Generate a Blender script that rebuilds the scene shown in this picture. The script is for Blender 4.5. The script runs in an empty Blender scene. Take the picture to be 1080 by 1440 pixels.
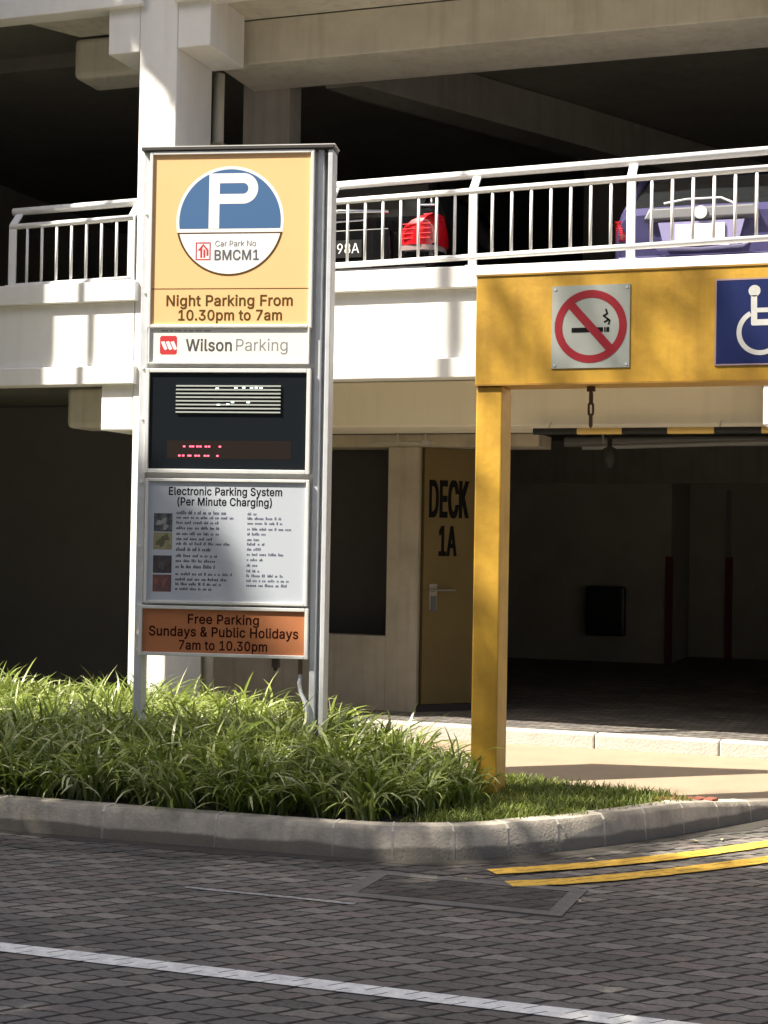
import bpy, bmesh, math, random, json
import numpy as np
from mathutils import Vector, Matrix
random.seed(7)
rng = np.random.default_rng(11)
R = math.radians
scene = bpy.context.scene
C = scene.collection

# ---------------------------------------------------------------- camera
cam_d = bpy.data.cameras.new('camera'); cam = bpy.data.objects.new('camera', cam_d); C.objects.link(cam)
TH, PITCH, ROLL = R(19.24), R(1.087), R(.982)
F = Vector((-math.sin(TH)*math.cos(PITCH), math.cos(TH)*math.cos(PITCH), math.sin(PITCH)))
RT = Vector((math.cos(TH), math.sin(TH), 0)); UP = RT.cross(F)
RX = math.cos(ROLL)*RT + math.sin(ROLL)*UP; UX = -math.sin(ROLL)*RT + math.cos(ROLL)*UP
m = Matrix((RX, UX, -F)).transposed().to_4x4(); m.translation = Vector((0, 0, 1.55))
cam.matrix_world = m
cam_d.sensor_fit = 'VERTICAL'; cam_d.sensor_height = 36; cam_d.lens = 2200/1440*36
cam_d.clip_start = .05; cam_d.clip_end = 2000
scene.camera = cam

# ---------------------------------------------------------------- sky, sun, exposure
SUN = Vector((1.25, 1.0, -2.0)).normalized()           # direction in which the light travels
EL = math.asin(-SUN.z); AZ = math.atan2(-SUN.x, -SUN.y)
world = bpy.data.worlds.new("World"); scene.world = world; world.use_nodes = True
nt = world.node_tree; bg = nt.nodes['Background']
sky = nt.nodes.new('ShaderNodeTexSky'); sky.sky_type = 'NISHITA'; sky.sun_disc = False
sky.sun_elevation = EL; sky.sun_rotation = AZ; sky.air_density = 1.0; sky.dust_density = 4.0; sky.ozone_density = .7
nt.links.new(sky.outputs[0], bg.inputs[0]); bg.inputs[1].default_value = .08
sd = bpy.data.lights.new('sun', 'SUN'); sd.energy = 5.0; sd.angle = R(.5); sd.color = (1, .93, .80)
sun = bpy.data.objects.new('sun', sd); C.objects.link(sun)
sun.rotation_euler = SUN.to_track_quat('-Z', 'Y').to_euler(); sun.location = (-20, -16, 30)
scene.view_settings.view_transform = 'Standard'; scene.view_settings.look = 'None'
scene.view_settings.exposure = 1.4; scene.view_settings.gamma = 1

# ---------------------------------------------------------------- materials
MATS = {}
def mat(name, col, rough=.6, metal=0, var=0.0, scale=6, bump=0.0, bscale=60, spec=.5, emit=None, streak=0.0, dirt=None, trans=0, clear=0):
    if name in MATS: return MATS[name]
    M = bpy.data.materials.new(name); M.use_nodes = True; t = M.node_tree; n = t.nodes; l = t.links
    b = n['Principled BSDF']
    b.inputs['Base Color'].default_value = (*col, 1); b.inputs['Roughness'].default_value = rough
    b.inputs['Metallic'].default_value = metal; b.inputs['Specular IOR Level'].default_value = spec
    if trans: b.inputs['Transmission Weight'].default_value = trans
    if clear: b.inputs['Coat Weight'].default_value = clear; b.inputs['Coat Roughness'].default_value = .05
    if emit: b.inputs['Emission Color'].default_value = (*emit[0], 1); b.inputs['Emission Strength'].default_value = emit[1]
    if var or bump or streak:
        tc = n.new('ShaderNodeTexCoord')
        colout = None
        rgb = n.new('ShaderNodeRGB'); rgb.outputs[0].default_value = (*col, 1); colout = rgb.outputs[0]
        def mix(fac_out, c2, amount):
            nonlocal colout
            mx = n.new('ShaderNodeMix'); mx.data_type = 'RGBA'
            mm = n.new('ShaderNodeMath'); mm.operation = 'MULTIPLY'; mm.inputs[1].default_value = amount
            l.new(fac_out, mm.inputs[0]); l.new(mm.outputs[0], mx.inputs[0]); l.new(colout, mx.inputs[6]); mx.inputs[7].default_value = (*c2, 1)
            colout = mx.outputs[2]
        d = dirt or tuple(c*.45 for c in col)
        if var:
            nz = n.new('ShaderNodeTexNoise'); nz.inputs['Scale'].default_value = scale; nz.inputs['Detail'].default_value = 8; nz.inputs['Roughness'].default_value = .65
            l.new(tc.outputs['Object'], nz.inputs['Vector'])
            cr = n.new('ShaderNodeValToRGB'); cr.color_ramp.elements[0].position = .38; cr.color_ramp.elements[1].position = .72
            l.new(nz.outputs['Fac'], cr.inputs[0]); mix(cr.outputs[0], d, var)
        if streak:
            mp = n.new('ShaderNodeMapping'); mp.inputs['Scale'].default_value = (9, 9, .7); l.new(tc.outputs['Object'], mp.inputs[0])
            ns = n.new('ShaderNodeTexNoise'); ns.inputs['Scale'].default_value = 1.3; ns.inputs['Detail'].default_value = 6; l.new(mp.outputs[0], ns.inputs['Vector'])
            cs = n.new('ShaderNodeValToRGB'); cs.color_ramp.elements[0].position = .5; cs.color_ramp.elements[1].position = .75
            l.new(ns.outputs['Fac'], cs.inputs[0]); mix(cs.outputs[0], d, streak)
        l.new(colout, b.inputs['Base Color'])
        if bump:
            nb = n.new('ShaderNodeTexNoise'); nb.inputs['Scale'].default_value = bscale; nb.inputs['Detail'].default_value = 6; l.new(tc.outputs['Object'], nb.inputs['Vector'])
            bp = n.new('ShaderNodeBump'); bp.inputs['Strength'].default_value = bump; bp.inputs['Distance'].default_value = .02
            l.new(nb.outputs['Fac'], bp.inputs['Height']); l.new(bp.outputs[0], b.inputs['Normal'])
    MATS[name] = M; return M

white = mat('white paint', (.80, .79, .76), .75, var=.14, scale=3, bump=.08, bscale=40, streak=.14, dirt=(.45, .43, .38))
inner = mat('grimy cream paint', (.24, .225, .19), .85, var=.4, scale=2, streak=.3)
cream_lit = mat('cream paint', (.84, .77, .62), .8, var=.15, scale=2.5, streak=.2, dirt=(.6,.54,.42))  # paler cream with warm bounced light put into the colour
shaded = mat('weathered cream paint', (.70, .655, .55), .85, var=.3, scale=2.5, streak=.3, dirt=(.28,.25,.2))  # cream darkened for shade under the decks; the streaks are grime
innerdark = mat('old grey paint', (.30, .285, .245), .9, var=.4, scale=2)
concrete_dark = mat('stained concrete', (.16, .145, .13), .9, var=.5, scale=1.5, bump=.2)
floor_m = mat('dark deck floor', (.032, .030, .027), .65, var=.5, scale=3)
kerb_m = mat('kerb concrete', (.52, .465, .38), .9, var=.6, scale=5, bump=.25, bscale=70, streak=.5, dirt=(.09, .085, .075))
mortar_m = mat('kerb mortar', (.66, .61, .52), .95, var=.5, scale=30)
pave_m = mat('beige pavement', (.31, .24, .165), .9, var=.35, scale=4, bump=.25, bscale=120, dirt=(.21, .16, .105))
soil_m = mat('soil', (.035, .028, .02), 1, var=.5, scale=20, bump=.8)
galv = mat('galvanised steel', (.62, .64, .67), .45, metal=.12, var=.3, scale=12, dirt=(.3, .3, .31), streak=.2)
alu = mat('brushed aluminium', (.76, .76, .74), .4, metal=.15, var=.15, scale=15, streak=.15)
railw = mat('white railing paint', (.80, .80, .80), .45, var=.12, scale=14, dirt=(.45, .42, .38))
black = mat('black', (.012, .013, .015), .35)
blackm = mat('matt black', (.012, .012, .012), .7)
brown_ink = mat('brown lettering', (.10, .058, .014), .95, spec=.1)
black_ink = mat('black lettering', (.008, .008, .008), .95, spec=.1)
red_ink = mat('maroon lettering', (.035, .006, .004), .95, spec=.1)
white_ink = mat('white lettering', (.82, .82, .82), .55)
grey_ink = mat('grey lettering', (.13, .13, .14), .95, spec=.1)
peach = mat('peach panel', (.82, .51, .235), .5, var=.1, scale=3, streak=.12, dirt=(.73, .44, .19))
whitep = mat('white panel', (.80, .79, .74), .5, var=.08, scale=4, streak=.12, dirt=(.62, .6, .55))
greyp = mat('pale grey notice', (.47, .51, .57), .6, var=.12, scale=5, streak=.12, dirt=(.5, .52, .56))
orange = mat('orange brown panel', (.47, .17, .065), .65, var=.2, scale=6, dirt=(.33, .11, .04))
blue_sign = mat('blue sign', (.045, .125, .28), .5)
navy = mat('navy sign', (.006, .014, .085), .4, var=.25, scale=5, dirt=(.01, .025, .11))
red_logo = mat('red logo', (.55, .03, .035), .5)
red_sign = mat('red sign', (.27, .010, .02), .45, var=.2, scale=9)
nosmoke_w = mat('shade-toned white sign', (.34, .36, .33), .5, var=.15, scale=6)  # white plate darkened to carry the dappled shade on it
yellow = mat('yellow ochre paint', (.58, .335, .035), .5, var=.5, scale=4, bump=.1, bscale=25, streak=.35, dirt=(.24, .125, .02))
yline = mat('yellow road paint', (.88, .53, .07), .8, var=.45, scale=22, bump=.4, bscale=90, dirt=(.22, .14, .03))
wline = mat('white road paint', (.93, .91, .85), .8, var=.45, scale=18, bump=.4, bscale=90, dirt=(.25, .24, .22))
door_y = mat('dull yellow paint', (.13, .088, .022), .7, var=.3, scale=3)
rust = mat('rusty chain', (.10, .06, .035), .7, metal=.5, var=.5, scale=60)
chrome = mat('chrome', (.75, .75, .77), .12, metal=1)
glass_dark = mat('tinted glass', (.012, .014, .016), .06, spec=.8)
car_black = mat('black car paint', (.004, .004, .005), .2, clear=.4)
car_purple = mat('purple car paint', (.07, .064, .165), .3, metal=.2, clear=1)
tyre_m = mat('tyre rubber', (.015, .015, .015), .85)
lamp_red = mat('red lamp lens', (.62, .01, .018), .15, clear=1)
lamp_clear = mat('clear lamp lens', (.36, .27, .26), .2, clear=1)
plate_b = mat('black plate', (.01, .01, .01), .4)
plate_w = mat('silvery plate', (.86, .86, .88), .3)
led_red = mat('lit red dots', (.3, .01, .02), .5, emit=((1, .12, .2), 1.2))
led_louv = mat('pale louvre', (.55, .58, .55), .35, metal=.3)
brick_red = mat('red clay paver', (.28, .09, .055), .9, var=.4, scale=20)
drain_frame_m = mat('drain surround', (.17, .16, .145), .9, var=.6, scale=9, bump=.4)
drain_m = mat('drain cover', (.035, .035, .035), .75, var=.4, scale=15)
gutter_m = mat('damp gutter', (.060, .054, .046), .55, var=.6, scale=7, bump=.3)
bark = mat('bark', (.12, .09, .065), .95, var=.5, scale=15, bump=.6)
litter_m = mat('dry leaf', (.45, .38, .24), .8)

def leafmat(name, lo, mid, hi, trans=.35, rough=.45):
    M = bpy.data.materials.new(name); M.use_nodes = True; t = M.node_tree; n = t.nodes; l = t.links
    b = n['Principled BSDF']; b.inputs['Roughness'].default_value = rough
    at = n.new('ShaderNodeAttribute'); at.attribute_name = 'hue'
    cr = n.new('ShaderNodeValToRGB'); e = cr.color_ramp.elements
    e[0].color = (*lo, 1); e[1].color = (*hi, 1); e.new(.55).color = (*mid, 1)
    l.new(at.outputs['Fac'], cr.inputs[0]); l.new(cr.outputs[0], b.inputs['Base Color'])
    tr = n.new('ShaderNodeBsdfTranslucent'); l.new(cr.outputs[0], tr.inputs[0])
    mx = n.new('ShaderNodeMixShader'); mx.inputs[0].default_value = trans
    l.new(b.outputs[0], mx.inputs[1]); l.new(tr.outputs[0], mx.inputs[2]); l.new(mx.outputs[0], n['Material Output'].inputs[0])
    return M
blade_m = leafmat('strap leaves', (.08, .125, .016), (.225, .285, .045), (.64, .66, .38), .3, .33)
lawn_m = leafmat('lawn grass', (.08, .12, .015), (.18, .23, .03), (.36, .38, .09), .3, .55)
leaf_m = leafmat('tree leaves', (.03, .06, .01), (.05, .09, .015), (.08, .12, .02), .25, .5)

def paver_material(nm='interlocking pavers', gain=1.0):
    M = bpy.data.materials.new(nm); M.use_nodes = True; t = M.node_tree; n = t.nodes; l = t.links
    b = n['Principled BSDF']; b.inputs['Roughness'].default_value = .8
    g = n.new('ShaderNodeNewGeometry'); s = n.new('ShaderNodeSeparateXYZ'); l.new(g.outputs['Position'], s.inputs[0])
    def M_(op, a, bb=None):
        q = n.new('ShaderNodeMath'); q.operation = op
        for i, v in enumerate((a, bb)):
            if v is None: continue
            if isinstance(v, (int, float)): q.inputs[i].default_value = v
            else: l.new(v, q.inputs[i])
        return q.outputs[0]
    wob = n.new('ShaderNodeTexNoise'); wob.inputs['Scale'].default_value = 3.5; l.new(g.outputs['Position'], wob.inputs['Vector'])
    wv = M_('MULTIPLY', M_('SUBTRACT', wob.outputs['Fac'], .5), .03)
    x, y = s.outputs[0], M_('ADD', s.outputs[1], .035)
    x1 = M_('ADD', M_('ADD', x, wv), M_('MULTIPLY', M_('MODULO', M_('ADD', y, 50.4), .084), -.75))
    y1 = M_('ADD', M_('ADD', y, M_('MULTIPLY', wv, .6)), M_('MULTIPLY', M_('PINGPONG', x, .042), .30))
    cb = n.new('ShaderNodeCombineXYZ'); l.new(x1, cb.inputs[0]); l.new(M_('MULTIPLY', y1, 3.0), cb.inputs[1])
    def brick(c1, c2, mo, ms, sm):
        br = n.new('ShaderNodeTexBrick'); l.new(cb.outputs[0], br.inputs['Vector'])
        br.inputs['Color1'].default_value = (*c1, 1); br.inputs['Color2'].default_value = (*c2, 1); br.inputs['Mortar'].default_value = (*mo, 1)
        br.inputs['Scale'].default_value = 1; br.inputs['Mortar Size'].default_value = ms; br.inputs['Mortar Smooth'].default_value = sm
        br.inputs['Brick Width'].default_value = .168; br.inputs['Row Height'].default_value = 0.252; br.offset = .5; br.squash = 1
        return br
    br = brick((0, 0, 0), (1, 1, 1), (.5, .5, .5), .0130, .25)
    cr = n.new('ShaderNodeValToRGB'); cr.color_ramp.interpolation = 'LINEAR'; e = cr.color_ramp.elements
    e[0].color = (.068, .062, .055, 1); e[1].color = (.135, .120, .104, 1)
    for p, c in ((.3, (.092, .084, .075)), (.5, (.080, .075, .068)), (.68, (.108, .088, .077)), (.82, (.125, .114, .10))): e.new(p).color = (*c, 1)
    l.new(br.outputs['Color'], cr.inputs[0])
    nz = n.new('ShaderNodeTexNoise'); nz.inputs['Scale'].default_value = 1.1; nz.inputs['Detail'].default_value = 9; nz.inputs['Roughness'].default_value = .7
    l.new(g.outputs['Position'], nz.inputs['Vector'])
    nf = n.new('ShaderNodeTexNoise'); nf.inputs['Scale'].default_value = 55; nf.inputs['Detail'].default_value = 6; l.new(g.outputs['Position'], nf.inputs['Vector'])
    mul = M_('MULTIPLY', M_('MULTIPLY', M_('ADD', M_('MULTIPLY', nz.outputs['Fac'], 1.7), .15), gain*1.6), M_('ADD', M_('MULTIPLY', nf.outputs['Fac'], .9), .55))
    v = n.new('ShaderNodeVectorMath'); v.operation = 'SCALE'; l.new(cr.outputs[0], v.inputs[0]); l.new(mul, v.inputs['Scale'])
    mx = n.new('ShaderNodeMix'); mx.data_type = 'RGBA'; l.new(br.outputs['Fac'], mx.inputs[0]); l.new(v.outputs[0], mx.inputs[6]); mx.inputs[7].default_value = (.010, .009, .008, 1)
    l.new(mx.outputs[2], b.inputs['Base Color'])
    h = M_('ADD', M_('MULTIPLY', br.outputs['Fac'], -1), M_('MULTIPLY', nf.outputs['Fac'], .35))
    hh = M_('ADD', h, M_('MULTIPLY', br.outputs['Color'], .35))
    bp = n.new('ShaderNodeBump'); bp.inputs['Strength'].default_value = 1.0; bp.inputs['Distance'].default_value = .02
    l.new(hh, bp.inputs['Height']); l.new(bp.outputs[0], b.inputs['Normal'])
    return M
paver_m = paver_material()
paver_dark = paver_material('dark infill pavers', .45)
paver_damp = paver_material('damp pavers', .62)

def foot_stain(M, z0, z1, col):
    n = M.node_tree.nodes; l = M.node_tree.links; b = n['Principled BSDF']; src = b.inputs['Base Color'].links[0].from_socket
    g = n.new('ShaderNodeNewGeometry'); s = n.new('ShaderNodeSeparateXYZ'); l.new(g.outputs['Position'], s.inputs[0])
    nz = n.new('ShaderNodeTexNoise'); nz.inputs['Scale'].default_value = 4; nz.inputs['Detail'].default_value = 7; l.new(g.outputs['Position'], nz.inputs['Vector'])
    a = n.new('ShaderNodeMath'); a.operation = 'MULTIPLY_ADD'; l.new(nz.outputs['Fac'], a.inputs[0]); a.inputs[1].default_value = .05; l.new(s.outputs[2], a.inputs[2])
    mr = n.new('ShaderNodeMapRange'); mr.inputs[1].default_value = z0+.025; mr.inputs[2].default_value = z1+.025; mr.inputs[3].default_value = .85; mr.inputs[4].default_value = 0; l.new(a.outputs[0], mr.inputs[0])
    mx = n.new('ShaderNodeMix'); mx.data_type = 'RGBA'; l.new(mr.outputs[0], mx.inputs[0]); l.new(src, mx.inputs[6]); mx.inputs[7].default_value = (*col, 1)
    l.new(mx.outputs[2], b.inputs['Base Color'])
foot_stain(kerb_m, .055, .070, (.13,.115,.095)); foot_stain(mortar_m, .04, .09, (.2,.18,.15))
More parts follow.
